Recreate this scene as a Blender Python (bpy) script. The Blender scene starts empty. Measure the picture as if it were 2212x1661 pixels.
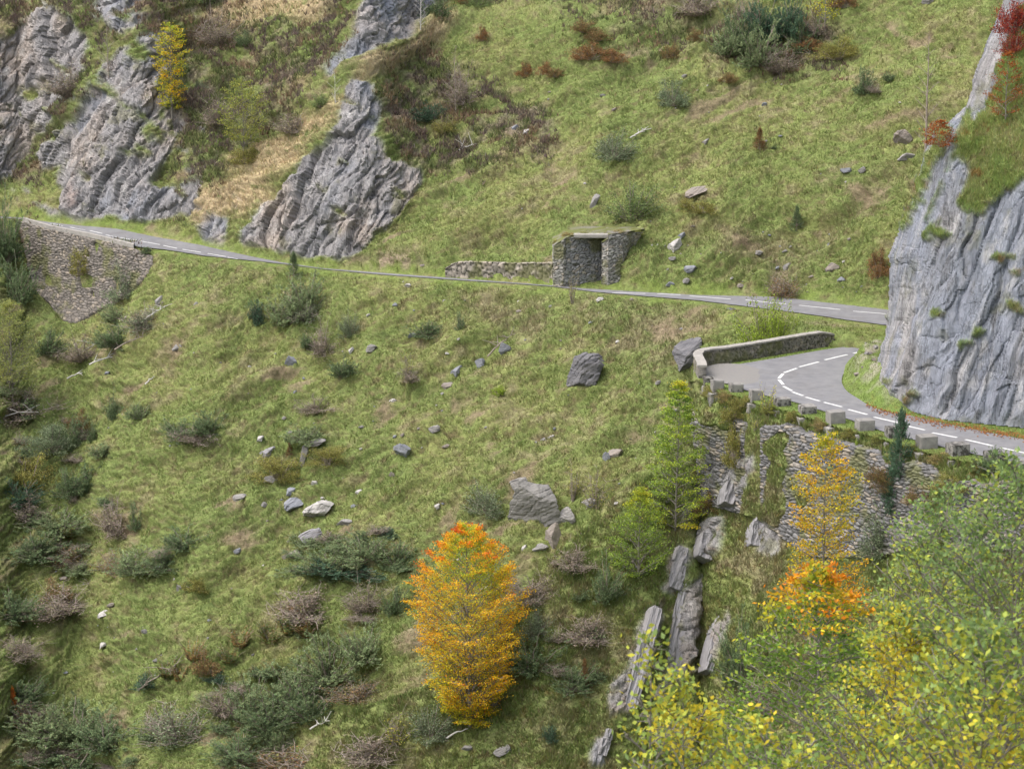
import bpy, math, random
import numpy as np
from mathutils import Vector, Matrix
sc = bpy.context.scene
C = bpy.data.collections.new('scene'); sc.collection.children.link(C)
rng = np.random.default_rng(11); random.seed(11)

# ------------------------------------------------------------------ camera, world, sun, exposure
FP = 4400.0; PITCH = math.radians(12.0); ZC = 32.0
cd = bpy.data.cameras.new('camera'); cam = bpy.data.objects.new('camera', cd); C.objects.link(cam)
cam.location = (0, 0, ZC); cam.rotation_euler = (math.radians(90) - PITCH, 0, 0)
cd.sensor_width = 36; cd.lens = 36*FP/2212; cd.clip_start = .5; cd.clip_end = 3000
cd.dof.use_dof = True; cd.dof.focus_distance = 165; cd.dof.aperture_fstop = 5.6
sc.camera = cam
W = bpy.data.worlds.new('World'); sc.world = W; W.use_nodes = True
nt = W.node_tree; bg = nt.nodes['Background']
sky = nt.nodes.new('ShaderNodeTexSky'); sky.sky_type = 'NISHITA'; sky.sun_disc = False
SUN_EL, SUN_AZ = math.radians(60), math.radians(248)     # azimuth measured clockwise from +Y
sky.sun_elevation = SUN_EL; sky.sun_rotation = SUN_AZ
sky.air_density = 1.0; sky.dust_density = 5.0; sky.ozone_density = 0.6
hs = nt.nodes.new('ShaderNodeHueSaturation'); hs.inputs['Saturation'].default_value = .55; nt.links.new(sky.outputs[0], hs.inputs['Color']); nt.links.new(hs.outputs[0], bg.inputs[0]); bg.inputs[1].default_value = 0.15
sl = bpy.data.lights.new('sun', 'SUN'); sl.energy = .65; sl.angle = math.radians(50); sl.color = (1, .955, .88)
so = bpy.data.objects.new('sun', sl); C.objects.link(so)
sdir = Vector((math.sin(SUN_AZ)*math.cos(SUN_EL), math.cos(SUN_AZ)*math.cos(SUN_EL), math.sin(SUN_EL)))
so.rotation_euler = sdir.to_track_quat('Z', 'Y').to_euler(); so.location = (0, 0, 90)
sc.view_settings.view_transform = 'Standard'; sc.view_settings.look = 'None'
sc.view_settings.gamma = 1; sc.view_settings.exposure = 1.27

# ------------------------------------------------------------------ projection helpers (photo measured at 2212 px wide)
cp, sp = math.cos(PITCH), math.sin(PITCH)
def tau(y):
    b = (830.5-y)/FP; return (sp-b*cp)/(cp+b*sp)
def xfac(x, y):
    b = (830.5-y)/FP; return (x-1106)/FP/(cp+b*sp)
def P3(x, y, D):                      # point at forward distance D
    return np.stack([xfac(x, y)*D, D+0*xfac(x, y), ZC-tau(y)*D], -1)
def onz(x, y, z=0.0):                 # point of the ray on the level z
    x = np.asarray(x, float); y = np.asarray(y, float); D = (ZC-z)/tau(y); return P3(x, y, D)

# ------------------------------------------------------------------ noise
def _h(ix, iy, iz, s):
    n = (ix.astype(np.int64)*374761393 + iy.astype(np.int64)*668265263 + iz.astype(np.int64)*1440662683 + s*974634777) & 0xffffffff
    n = ((n ^ (n >> 13))*1274126177) & 0xffffffff
    n = ((n ^ (n >> 15))*2246822519) & 0xffffffff
    return ((n ^ (n >> 16)) & 0xffffff)/float(0xffffff)
def vn(p, s=0):
    f = np.floor(p); t = p-f; t = t*t*(3-2*t); i = f.astype(np.int64)
    x, y, z = i[..., 0], i[..., 1], i[..., 2]; a, b, c = t[..., 0], t[..., 1], t[..., 2]
    r = 0
    for dx in (0, 1):
        for dy in (0, 1):
            for dz in (0, 1):
                r = r + _h(x+dx, y+dy, z+dz, s)*(a if dx else 1-a)*(b if dy else 1-b)*(c if dz else 1-c)
    return r*2-1
def fbm(p, o=4, s=0, g=.5):
    r = 0; A = 1; S = 0
    for k in range(o):
        r = r + A*vn(p*(2.03**k)+k*17.3, s+k); S += A; A *= g
    return r/S
def ridged(p, o=4, s=0):
    r = 0; A = 1; S = 0
    for k in range(o):
        r = r + A*(1-np.abs(vn(p*(2.1**k)+k*9.1, s+k))*2); S += A; A *= .5
    return r/S
def worley(p, s=0):
    f = np.floor(p); fr = p-f; i = f.astype(np.int64)
    F1 = np.full(p.shape[:-1], 9.); F2 = F1.copy(); ID = np.zeros(p.shape[:-1])
    two = p.shape[-1] == 2
    zs = (0,) if two else (-1, 0, 1)
    for dx in (-1, 0, 1):
        for dy in (-1, 0, 1):
            for dz in zs:
                X, Y = i[..., 0]+dx, i[..., 1]+dy; Z = (X*0) if two else i[..., 2]+dz
                d = (dx+_h(X, Y, Z, s)-fr[..., 0])**2+(dy+_h(X, Y, Z, s+1)-fr[..., 1])**2
                if not two: d = d+(dz+_h(X, Y, Z, s+2)-fr[..., 2])**2
                d = np.sqrt(d); m = d < F1
                F2 = np.where(m, F1, np.minimum(F2, d)); ID = np.where(m, _h(X, Y, Z, s+3), ID); F1 = np.where(m, d, F1)
    return F1, F2, ID
def sstep(a, b, x):
    t = np.clip((x-a)/(b-a), 0, 1); return t*t*(3-2*t)
def blur(a, r):
    for ax in (0, 1):
        for _ in range(2):
            p = np.concatenate([np.repeat(a.take([0], ax), r+1, ax), a, np.repeat(a.take([-1], ax), r, ax)], ax)
            c = np.cumsum(p, ax); n = a.shape[ax]
            a = (c.take(range(2*r+1, 2*r+1+n), ax)-c.take(range(0, n), ax))/(2*r+1)
    return a
def inpoly(x, y, poly):
    r = np.zeros(np.shape(x), bool); n = len(poly)
    for i in range(n):
        x1, y1 = poly[i]; x2, y2 = poly[(i+1) % n]
        if y1 == y2: continue
        r ^= ((y1 > y) != (y2 > y)) & (x < (x2-x1)*(y-y1)/(y2-y1)+x1)
    return r
def pmask(x, y, polys, warp=10, sc_=40, seed=0):
    q = np.stack([x/sc_, y/sc_, 0*x], -1)
    wx = x+warp*2*fbm(q, 4, seed); wy = y+warp*2*fbm(q+31, 4, seed+5)
    m = np.zeros(x.shape)
    for p in polys: m = np.maximum(m, inpoly(wx, wy, p))
    return m
def lerp(a, b, t): return a+(b-a)*t
def mixc(a, b, t): return a+(np.asarray(b)-a)*t[..., None]

# ------------------------------------------------------------------ materials
def new_mat(name):
    m = bpy.data.materials.new(name); m.use_nodes = True; t = m.node_tree; b = t.nodes['Principled BSDF']
    return m, t, b
def node(t, typ, **kw):
    n = t.nodes.new(typ)
    for k, v in kw.items():
        if k in n.inputs.keys() if isinstance(k, str) else False: n.inputs[k].default_value = v
        else: setattr(n, k, v)
    return n
def noise_fac(t, scale, detail=4, lo=.3, hi=.7, vec=None, rough=.6, olo=0., ohi=1.):
    n = t.nodes.new('ShaderNodeTexNoise'); n.inputs['Scale'].default_value = scale; n.inputs['Detail'].default_value = detail
    n.inputs['Roughness'].default_value = rough
    if vec: t.links.new(vec, n.inputs['Vector'])
    mr = t.nodes.new('ShaderNodeMapRange'); mr.inputs[1].default_value = lo; mr.inputs[2].default_value = hi
    mr.inputs[3].default_value = olo; mr.inputs[4].default_value = ohi
    t.links.new(n.outputs['Fac'], mr.inputs[0]); return mr.outputs[0]
def coords(t, scale=(1, 1, 1), rot=(0, 0, 0)):
    c = t.nodes.new('ShaderNodeTexCoord'); m = t.nodes.new('ShaderNodeMapping')
    m.inputs['Scale'].default_value = scale; m.inputs['Rotation'].default_value = rot
    t.links.new(c.outputs['Object'], m.inputs[0]); return m.outputs[0]
def mix(t, f, a, b, mode='MIX'):
    n = t.nodes.new('ShaderNodeMix'); n.data_type = 'RGBA'; n.blend_type = mode
    for s, v in ((0, f), (6, a), (7, b)):
        if hasattr(v, 'links'): t.links.new(v, n.inputs[s])
        elif s == 0: n.inputs[0].default_value = v
        else: n.inputs[s].default_value = (*v, 1)
    return n.outputs[2]
def grey(t, f):                                   # factor -> grey colour
    n = t.nodes.new('ShaderNodeCombineColor')
    for k in range(3): t.links.new(f, n.inputs[k])
    return n.outputs[0]
def bump(t, b, h, strength=.5, dist=.1):
    n = t.nodes.new('ShaderNodeBump'); n.inputs['Strength'].default_value = strength; n.inputs['Distance'].default_value = dist
    t.links.new(h, n.inputs['Height']); t.links.new(n.outputs[0], b.inputs['Normal'])
def attr(t, name='Col'):
    a = t.nodes.new('ShaderNodeAttribute'); a.attribute_name = name; return a.outputs['Color']
def attr_mat(name, scale=6, amp=.35, bs=.4, bd=.08, rough=.95, stretch=(1, 1, 1), rot=(0, 0, 0), spec=.15, crack=0):
    """vertex albedo times fine procedural variation, with bump"""
    m, t, b = new_mat(name); v = coords(t, stretch, rot)
    f = noise_fac(t, scale, 6, .25, .75, v, .65, 1-amp, 1+amp)
    f2 = noise_fac(t, scale*4.3, 3, .25, .75, v, .6, 1-amp*.6, 1+amp*.6)
    c = mix(t, 1, mix(t, 1, attr(t), grey(t, f), 'MULTIPLY'), grey(t, f2), 'MULTIPLY')
    if crack:
        n = t.nodes.new('ShaderNodeTexNoise'); n.inputs['Scale'].default_value = scale*.55; n.inputs['Detail'].default_value = 7; n.inputs['Roughness'].default_value = .62
        t.links.new(v, n.inputs['Vector']); m1 = t.nodes.new('ShaderNodeMath'); m1.operation = 'SUBTRACT'; m1.inputs[1].default_value = .5; t.links.new(n.outputs['Fac'], m1.inputs[0])
        m2 = t.nodes.new('ShaderNodeMath'); m2.operation = 'ABSOLUTE'; t.links.new(m1.outputs[0], m2.inputs[0])
        mr = t.nodes.new('ShaderNodeMapRange'); mr.inputs[1].default_value = .0; mr.inputs[2].default_value = .018; mr.inputs[3].default_value = crack; mr.inputs[4].default_value = 1
        t.links.new(m2.outputs[0], mr.inputs[0]); c = mix(t, 1, c, grey(t, mr.outputs[0]), 'MULTIPLY')
    t.links.new(c, b.inputs['Base Color']); b.inputs['Roughness'].default_value = rough
    b.inputs['Specular IOR Level'].default_value = spec
    bump(t, b, noise_fac(t, scale*1.7, 8, .2, .8, v, .7), bs, bd); return m
def leaf_mat(name, trans=.35, rough=.6, spec=.25):
    m, t, b = new_mat(name); a = attr(t)
    t.links.new(a, b.inputs['Base Color']); b.inputs['Roughness'].default_value = rough; b.inputs['Specular IOR Level'].default_value = spec
    tr = t.nodes.new('ShaderNodeBsdfTranslucent'); t.links.new(a, tr.inputs[0])
    mx = t.nodes.new('ShaderNodeMixShader'); mx.inputs[0].default_value = trans
    t.links.new(b.outputs[0], mx.inputs[1]); t.links.new(tr.outputs[0], mx.inputs[2])
    t.links.new(mx.outputs[0], t.nodes['Material Output'].inputs[0]); return m
def plain_mat(name, c1, c2, scale=3, rough=.9, bs=.4, bd=.03, stretch=(1, 1, 1), rot=(0, 0, 0), dark=None, dlo=.55, dhi=.7, dscale=1.3):
    m, t, b = new_mat(name); v = coords(t, stretch, rot)
    c = mix(t, noise_fac(t, scale, 6, .3, .7, v, .65), c1, c2)
    if dark: c = mix(t, noise_fac(t, dscale, 8, dlo, dhi, v, .75), c, dark)
    t.links.new(c, b.inputs['Base Color']); b.inputs['Roughness'].default_value = rough; b.inputs['Specular IOR Level'].default_value = .2
    bump(t, b, noise_fac(t, scale*2.5, 8, .2, .8, v, .7), bs, bd); return m
M = dict(
    ground=attr_mat('ground turf', 2.2, .42, .9, .16),
    rockface=attr_mat('cliff rock', 1.5, .3, 1.0, .3, .9, (1, 1, .2), (0, math.radians(-22), 0), crack=.5),
    masonry=attr_mat('stone masonry', 5, .25, .6, .05),
    leaf=leaf_mat('leaf', .45), needle=leaf_mat('needle', .3, .8, .1), blade=leaf_mat('grass blade', .3, .9, .05),
    bark=plain_mat('bark', (.13, .115, .095), (.24, .22, .19), 6, dark=(.06, .055, .045)),
    twig=plain_mat('dry twig', (.19, .155, .13), (.30, .26, .22), 6),
    palewood=plain_mat('bleached wood', (.38, .36, .34), (.52, .50, .47), 6),
    asphalt=plain_mat('asphalt', (.135, .136, .146), (.20, .198, .203), .9, .85, .3, .015, dark=(.125, .12, .118), dscale=.3, dlo=.5, dhi=.75),
    paint=plain_mat('road paint', (.62, .62, .61), (.42, .42, .42), 5, .7, .1, .005, dark=(.2, .2, .2), dscale=7, dlo=.62, dhi=.7),
    gravel=plain_mat('gravel', (.20, .19, .175), (.175, .17, .168), 4, .95, .5, .03),
    concrete=plain_mat('concrete block', (.34, .32, .29), (.26, .25, .235), 2.2, .9, .5, .03, dark=(.045, .042, .038), dscale=2.4, dlo=.57, dhi=.68),
    footing=plain_mat('footing stone', (.27, .255, .235), (.18, .175, .165), 2, .9, .5, .04, dark=(.12, .115, .10), dscale=1.2),
    coping=plain_mat('coping stone', (.33, .31, .285), (.23, .22, .20), 1.6, .9, .4, .03, dark=(.12, .11, .10), dscale=1.4),
    slate=plain_mat('dark schist', (.075, .075, .085), (.17, .165, .17), 1.6, .85, .9, .08, (1, 1, 5), (math.radians(20), math.radians(24), 0), dark=(.32, .30, .27), dlo=.58, dhi=.75),
    pale=plain_mat('pale limestone', (.29, .275, .26), (.17, .165, .16), 1.6, .9, .9, .08, (1, 1, 4), (math.radians(-15), math.radians(28), 0), dark=(.10, .10, .095), dlo=.6, dhi=.72, dscale=1.8),
    bluestone=plain_mat('blue grey stone', (.15, .16, .185), (.23, .235, .25), 2, .9, .7, .05, (1, 1, 4), (0, math.radians(24), 0)),
    tanstone=plain_mat('tan grey stone', (.27, .23, .20), (.17, .155, .14), 2, .9, .8, .06, (1, 1, 3), (0, math.radians(24), 0), dark=(.10, .10, .07)),
    slab=plain_mat('slab limestone', (.30, .29, .29), (.19, .185, .20), 1.2, .9, 1., .12, (1, 1, .4), (0, 0, 0), dark=(.15, .14, .12), dlo=.58, dhi=.75),
)

# ------------------------------------------------------------------ object helpers
def tag(o, label=None, cat=None, group=None, kind=None):
    for k, v in (('label', label), ('category', cat), ('group', group), ('kind', kind)):
        if v: o[k] = v
    return o
def mk(name, V, F, mat, parent=None, col=None, smooth=True):
    """V (n,3); F (m,k) int array or list of arrays; one mesh object"""
    V = np.ascontiguousarray(V, np.float32).reshape(-1, 3)
    Fs = F if isinstance(F, list) else [F]
    Fs = [np.asarray(f, np.int32) for f in Fs if len(f)]
    loops = np.concatenate([f.ravel() for f in Fs]); cnt = np.concatenate([np.full(len(f), f.shape[1]) for f in Fs])
    me = bpy.data.meshes.new(name)
    me.vertices.add(len(V)); me.vertices.foreach_set('co', V.ravel())
    me.loops.add(len(loops)); me.loops.foreach_set('vertex_index', loops.astype(np.int32))
    me.polygons.add(len(cnt)); st = np.concatenate([[0], np.cumsum(cnt)[:-1]]).astype(np.int32)
    me.polygons.foreach_set('loop_start', st); me.polygons.foreach_set('loop_total', cnt.astype(np.int32))
    me.polygons.foreach_set('use_smooth', np.full(len(cnt), smooth))
    if col is not None:
        a = me.color_attributes.new('Col', 'FLOAT_COLOR', 'POINT')
        c = np.ones((len(V), 4), np.float32); c[:, :3] = np.clip(np.asarray(col).reshape(-1, 3), .004, .9)
        a.data.foreach_set('color', c.ravel())
    me.update(calc_edges=True); me.validate()
    if mat: me.materials.append(mat)
    o = bpy.data.objects.new(name, me); C.objects.link(o)
    if parent: o.parent = parent
    return o
def empty(name, loc=(0, 0, 0), rz=0):
    o = bpy.data.objects.new(name, None); C.objects.link(o); o.location = loc; o.rotation_euler = (0, 0, rz)
    o.empty_display_size = .3; return o
def grid_faces(m, n, mask=None, off=0):
    i = np.arange(m*n).reshape(m, n)
    f = np.stack([i[:-1, :-1], i[1:, :-1], i[1:, 1:], i[:-1, 1:]], -1)
    if mask is not None: f = f[mask[:-1, :-1] & mask[1:, :-1] & mask[1:, 1:] & mask[:-1, 1:]]
    return f.reshape(-1, 4)+off
def grid_normals(P):
    du = np.gradient(P, axis=1); dv = np.gradient(P, axis=0)
    n = np.cross(du, dv); n /= np.linalg.norm(n, axis=-1, keepdims=True)+1e-9
    s = np.sign(-(n*(P-np.array([0, 0, ZC]))).sum(-1, keepdims=True)); s[s == 0] = 1      # toward the open side
    return n*s
def compact(V, F, col=None):
    u, inv = np.unique(F, return_inverse=True)
    return V.reshape(-1, 3)[u], inv.reshape(F.shape), (None if col is None else col.reshape(-1, 3)[u])
def copy_tree(o, parent=None):
    c = o.copy(); C.objects.link(c)
    if parent: c.parent = parent
    for ch in list(o.children):
        d = ch.copy(); C.objects.link(d); d.parent = c
    return c
def bxv(x0, x1, y0, y1, z0, z1, nx=6, ny=6, nz=6, bev=.03, jit=.012, seed=0):
    """box with worn rounded edges as one lattice surface"""
    V = []; F = []; o = 0
    def face(fn, a, b):
        nonlocal o
        u, v = np.meshgrid(np.linspace(0, 1, a+1), np.linspace(0, 1, b+1), indexing='ij')
        V.append(fn(u, v).reshape(-1, 3)); F.append(grid_faces(a+1, b+1, None, o)); o += (a+1)*(b+1)
    L = lambda a, b, t: a+(b-a)*t
    for z in (z0, z1): face(lambda u, v: np.stack([L(x0, x1, u), L(y0, y1, v), z+0*u], -1), nx, ny)
    for y in (y0, y1): face(lambda u, v: np.stack([L(x0, x1, u), y+0*u, L(z0, z1, v)], -1), nx, nz)
    for x in (x0, x1): face(lambda u, v: np.stack([x+0*u, L(y0, y1, u), L(z0, z1, v)], -1), ny, nz)
    V = np.concatenate(V); F = np.concatenate(F)
    c = np.array([(x0+x1)/2, (y0+y1)/2, (z0+z1)/2]); h = np.array([(x1-x0)/2, (y1-y0)/2, (z1-z0)/2])
    q = V-c; inner = np.clip(q, -(h-bev), h-bev); d = q-inner; l = np.linalg.norm(d, axis=1, keepdims=True)
    q = inner+np.where(l > bev, d*bev/np.maximum(l, 1e-6), d)
    q = q+jit*np.stack([fbm(q*3+seed, 3, 1), fbm(q*3+seed+9, 3, 2), fbm(q*3+seed+5, 3, 3)], -1)
    return q+c, F

# ================================================================== TERRAIN
STEP = 3.0
roadN = [(-700, 440), (40, 474), (54, 477), (108, 493), (198, 511), (288, 533), (360, 541), (450, 555), (522, 562), (612, 571.5), (700, 583), (816, 594), (996, 607), (1104, 613.5), (1194, 620.5), (1284, 632), (1416, 643), (1504, 650), (1560, 657), (1722, 677), (1848, 695), (1915, 704), (2100, 730), (2700, 800)]
roadF = [(-700, 438), (40, 471), (65, 476), (144, 486), (252, 496), (324, 511), (432, 531), (540, 555), (612, 569), (700, 581.5), (812, 590), (960, 601), (1068, 609), (1194, 618.5), (1266, 625), (1416, 634), (1504, 639), (1679, 643), (1913, 670), (2100, 700), (2700, 770)]
def pl(pts, x): return np.interp(x, [p[0] for p in pts], [p[1] for p in pts])
def smooth1(a, k=9):
    p = np.pad(a, k, 'edge'); return np.convolve(p, np.ones(2*k+1)/(2*k+1), 'valid')
# forward distance of the road's near edge: level at the right, climbing gently at the far left
def road_z(x): return np.interp(x, [-700, 54, 612, 700, 3000], [4.5, 2.2, .15, 0, 0])

hx = np.arange(-520, 2740, STEP); hy = np.arange(-760, 1900, STEP)
GX, GY = np.meshgrid(hx, hy)
yN = pl(roadN, hx); yF = pl(roadF, hx)
DN = (ZC-road_z(hx))/tau(yN)
flatend = np.where(hx > 1500, np.interp(hx, [1500, 1600, 1700, 1800, 1900, 2700], [655, 688, 712, 742, 768, 860]), yN+3)
cliffA = [(-200, 200), (-100, 60), (0, 90), (55, 50), (105, 15), (170, 50), (200, 90), (175, 170), (135, 235), (82, 300), (45, 355), (0, 392), (-200, 420)]
cliffA2 = [(212, -40), (310, -40), (292, 60), (242, 82), (230, 40)]
cliffA3 = [(88, 330), (160, 262), (170, 300), (150, 345), (92, 372)]
cliffB = [(198, 200), (240, 130), (300, 85), (345, 68), (352, 150), (338, 200), (385, 235), (400, 275), (388, 310), (362, 340), (330, 400), (345, 420), (440, 398), (446, 430), (415, 468), (340, 487), (300, 483), (230, 475), (160, 484), (124, 440), (138, 350), (160, 280), (178, 240)]
cliffC = [(588, 548), (588, 500), (600, 450), (640, 375), (700, 312), (742, 262), (748, 205), (765, 178), (800, 190), (820, 240), (800, 300), (850, 350), (905, 372), (903, 405), (880, 440), (862, 470), (822, 512), (802, 545), (760, 572), (700, 552), (640, 558)]
cliffC2 = [(515, 525), (540, 480), (600, 420), (650, 360), (640, 440), (600, 500), (590, 542), (540, 536)]
cliffC3 = [(428, 508), (452, 474), (490, 470), (500, 500), (484, 530), (440, 526)]
cliffD = [(782, -40), (950, -40), (922, 38), (882, 60), (866, 88), (800, 112), (762, 142), (728, 175), (718, 150), (768, 85)]
rockpolys = [cliffA, cliffA2, cliffA3, cliffB, cliffC, cliffC2, cliffC3, cliffD]
wallL = [(36, 477), (54, 479), (108, 495), (198, 513), (292, 537), (332, 556), (325, 592), (300, 622), (245, 658), (165, 702), (135, 695), (105, 660), (72, 625), (55, 560)]
greenR = [(640, 455), (690, 420), (670, 470), (630, 490)]

rock_s = blur(pmask(GX, GY, rockpolys, 4, 60, 3), 3)
wall_s = blur(inpoly(GX, GY, wallL).astype(float), 2)
S = np.where(GY < yF[None], .74, .60)
S = lerp(S, 2.6, rock_s)
S = lerp(S, 5.5, np.clip(wall_s*1.2, 0, 1))
# gentle bench of the old path across the upper hillside and the shelf at the ridge
def bench(pts, w, s): 
    global S
    yy = pl(pts, hx)[None]; inside = (hx >= pts[0][0]) & (hx <= pts[-1][0])
    m = np.exp(-((GY-yy)/w)**2)*inside[None]; S = lerp(S, s, m)
bench([(1380, 170), (1500, 160), (1800, 150), (2110, 140)], 7, .12)
bench([(840, 60), (960, 40), (1100, 38), (1500, 48), (1560, 50)], 8, .15)
bench([(860, 530), (1000, 543), (1190, 545)], 8, .2)
# undulation of the hillside
q = np.stack([GX/330, GY/190, 0*GX], -1)
S = S*(1+.35*fbm(q, 3, 21))
inroad = (GY <= yN[None]+2) & (GY >= yF[None]-4)
fl = ((hx > 1500)[None] & (GY > yN[None]) & (GY < flatend[None]))
srd = np.interp(hx, [54, 560, 700], [.10, .10, 0])[None]+0*GY
S = np.where(inroad, srd, S); S = np.where(fl, .02, S)
S = np.where((GY < yF[None]-4) & (GY > yF[None]-12), np.minimum(S, .35), S)
S = np.maximum(S, np.where(inroad, -.05, .02))
T = tau(hy)
# integrate ln D from the road edge both ways: d ln D / d tau = -1/(tau+s)
lnD = np.zeros_like(GX); ir = np.clip(np.searchsorted(hy, yN), 1, len(hy)-2)
dt = np.diff(T)[:, None]; g = -1/((T[:-1, None]+T[1:, None])/2+(S[:-1]+S[1:])/2)*dt
cum = np.concatenate([np.zeros((1, len(hx))), np.cumsum(g, 0)], 0)
cols = np.arange(len(hx))
fr = (yN-hy[ir-1])/STEP; c0 = cum[ir-1, cols]*(1-fr)+cum[ir, cols]*fr
LR = cum-c0[None]
def blurx(a, r):
    for _ in range(3):
        p = np.pad(a, ((0, 0), (r+1, r)), 'edge'); c = np.cumsum(p, 1); a = (c[:, 2*r+1:]-c[:, :-2*r-1])/(2*r+1)
    return a
dr = np.abs(GY-(yN+yF)[None]/2)
LR = lerp(LR, blurx(LR, 5), sstep(6, 40, dr)); LR = lerp(LR, blurx(LR, 22), sstep(60, 240, dr)*np.where(GY > yN[None], 1, .75))
HD = np.exp(LR)*smooth1(DN, 2)[None]
keep = blur(HD, 3); k = sstep(0, 30, np.abs(GY-(yN+yF)[None]/2)); HD = lerp(HD, keep, k)
HP = P3(GX, GY, HD)
shm = blur(inpoly(GX, GY, [(1216, 514), (1330, 510), (1380, 512), (1352, 560), (1348, 600), (1335, 616), (1216, 614)]).astype(float), 1); HP[..., 1] += 4.5*shm
HN = grid_normals(HP)
HP0 = HP.copy()

rock = pmask(GX, GY, rockpolys, 9, 26, 3)
# grass tongues and ledges on the rock
ledge = fbm(np.stack([(GX*.8+GY*.55)/60, (GY*.8-GX*.5)/22, 0*GX], -1), 4, 44)
rock = rock*(ledge < .42)
outcrop = (fbm(np.stack([(GX*.85+GY*.5)/26, (GY*.85-GX*.5)/14, 0*GX], -1), 4, 77) > .42) & (GY < 480) & inpoly(GX, GY, [(0, 0), (420, 0), (470, 300), (560, 380), (520, 540), (300, 480), (0, 460)])
rock = np.maximum(rock, outcrop)
rock = np.where((GY > yF[None]-9), 0, rock)
rockb = blur(rock.astype(float), 1)
scrubpolys = [[(300, 60), (330, -60), (785, -60), (770, 80), (715, 190), (640, 235), (560, 320), (470, 400), (440, 470), (360, 480), (380, 300), (345, 190)],
              [(800, 120), (900, 110), (1000, 150), (1100, 200), (1215, 270), (1190, 330), (1100, 360), (1000, 392), (900, 385), (850, 350), (800, 230), (780, 180)],
              [(1000, -60), (1560, -60), (1540, 40), (1300, 35), (1000, 10)],
              [(1560, 40), (1830, 60), (1800, 145), (1560, 150)]]
scrubpolys += [[(-60, -60), (330, -60), (300, 70), (230, 130), (190, 190), (130, 230), (150, 100), (60, 40), (-60, 60)], [(130, 235), (190, 200), (160, 290), (90, 390), (20, 400)]]
scrub = blur(pmask(GX, GY, scrubpolys, 22, 70, 6), 3); scrub = np.maximum(scrub, blur(pmask(GX, GY, [[(1180, 20), (1560, 20), (1840, 40), (1820, 150), (1560, 150), (1250, 90)]], 22, 70, 6), 5)*.45)
drypolys = [[(940, 30), (870, 110), (780, 160), (720, 235), (600, 300), (510, 345), (480, 385), (560, 370), (650, 320), (740, 250), (800, 180), (900, 140), (1000, 60)],
            [(440, 420), (560, 380), (650, 320), (690, 300), (620, 380), (560, 450), (470, 490), (430, 480)],
            [(620, -60), (780, -60), (700, 30), (500, 70), (420, 60), (520, 10)]]
dry = blur(pmask(GX, GY, drypolys, 14, 50, 8), 3); scrub = scrub*(1-.85*dry)
brownpolys = [[(1290, 650), (1560, 665), (1530, 780), (1440, 830), (1330, 790), (1190, 720)], [(980, 610), (1200, 640), (1180, 720), (960, 690)],
              [(2010, 330), (1900, 400), (1790, 490), (1690, 580), (1650, 640), (1700, 640), (1760, 560), (1900, 440), (2010, 370)],
              [(1450, 500), (1760, 520), (1720, 600), (1560, 560)]]
brown = blur(pmask(GX, GY, brownpolys, 20, 60, 9), 5)
# displacement ---------------------------------------------------
P = HP0
rdist = np.minimum(np.abs(GY-yN[None]), np.abs(GY-yF[None])); near = np.where(inroad, 0, sstep(1, 14, rdist))
near = np.where(fl, np.minimum(near, .35), near)*(1-.8*shm)
gul = np.interp(GY, [340, 400, 490, 580, 650], [2000, 1905, 1790, 1695, 1655]); gd = np.exp(-((GX-gul)/26)**2)*sstep(330, 380, GY)*(GY < 640)
tuss = ridged(P*np.array([.75, .75, 1.5]), 3, 5)
steps_ = (P[..., 2]*1.9-P[..., 0]*.75+2.4*fbm(P*.2, 3, 12)+.9*fbm(P*.9, 2, 13)); saw = steps_-np.floor(steps_); saw = np.where(saw < .8, saw/.8, (1-saw)/.2)
tuss2 = np.abs(vn(P*np.array([2.1, 2.1, 3.2]), 15))
FO = lambda P: np.stack([(P[..., 0]+.4*P[..., 2])*.42, P[..., 1]*.12, (P[..., 2]-.42*P[..., 0])*1.5], -1)
fold = ridged(FO(P)*.55, 4, 25); fold2 = fbm(FO(P)*np.array([.25, .25, .22]), 3, 26)
amp = near*(1-rockb)*(1-np.clip(wall_s*1.5, 0, 1))
disp = amp*(.18*tuss+.16*(1-tuss2)+.30*saw*sstep(3, 30, rdist)+.46*fold*sstep(3, 40, rdist)+sstep(8, 70, rdist)*(1.5*fold2+.5*ridged(FO(P)*np.array([.12, .12, .3]), 2, 27))+.65*fbm(P*.13, 3, 2)*sstep(8, 50, rdist)) - .8*gd*amp*(1+.8*fbm(P*.5, 3, 17))
disp += amp*scrub*(.25*ridged(P*1.3, 3, 9))
idx = rock > 0
Q = P.copy(); a = math.radians(30)            # bedding frame: long axis climbs to the right
Qr = np.stack([Q[..., 0]*math.cos(a)-Q[..., 2]*math.sin(a), Q[..., 1], Q[..., 0]*math.sin(a)+Q[..., 2]*math.cos(a)], -1)
Qr += .8*np.stack([fbm(Q*.3, 3, 1), fbm(Q*.3, 3, 2), fbm(Q*.3, 3, 3)], -1)
def rockdisp(Qr):
    F1, F2, ID = worley(Qr*np.array([.34, .15, .10]), 3)
    G1, G2, ID2 = worley(Qr*np.array([1.0, .35, .28]), 7)
    H1, H2, ID3 = worley(Qr*np.array([2.2, .6, .8]), 8)
    return 1.5*(ID-.5)+.75*(ID2-.5)+.35*(ID3-.5)-.5*np.exp(-(F2-F1)*12)-.3*np.exp(-(G2-G1)*12)+.6*fbm(Qr*np.array([.6, .5, .15]), 6, 8, .6)+.3*ridged(Qr*np.array([1.6, .3, .35]), 4, 9)
rd = np.zeros_like(disp); rd[idx] = rockdisp(Qr[idx]); 
disp += rd*rockb*.8*sstep(0, 12, np.where(GY < yF[None], yF[None]-GY, 20))+.5*rockb*near
HP = P+HN*disp[..., None]
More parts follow.
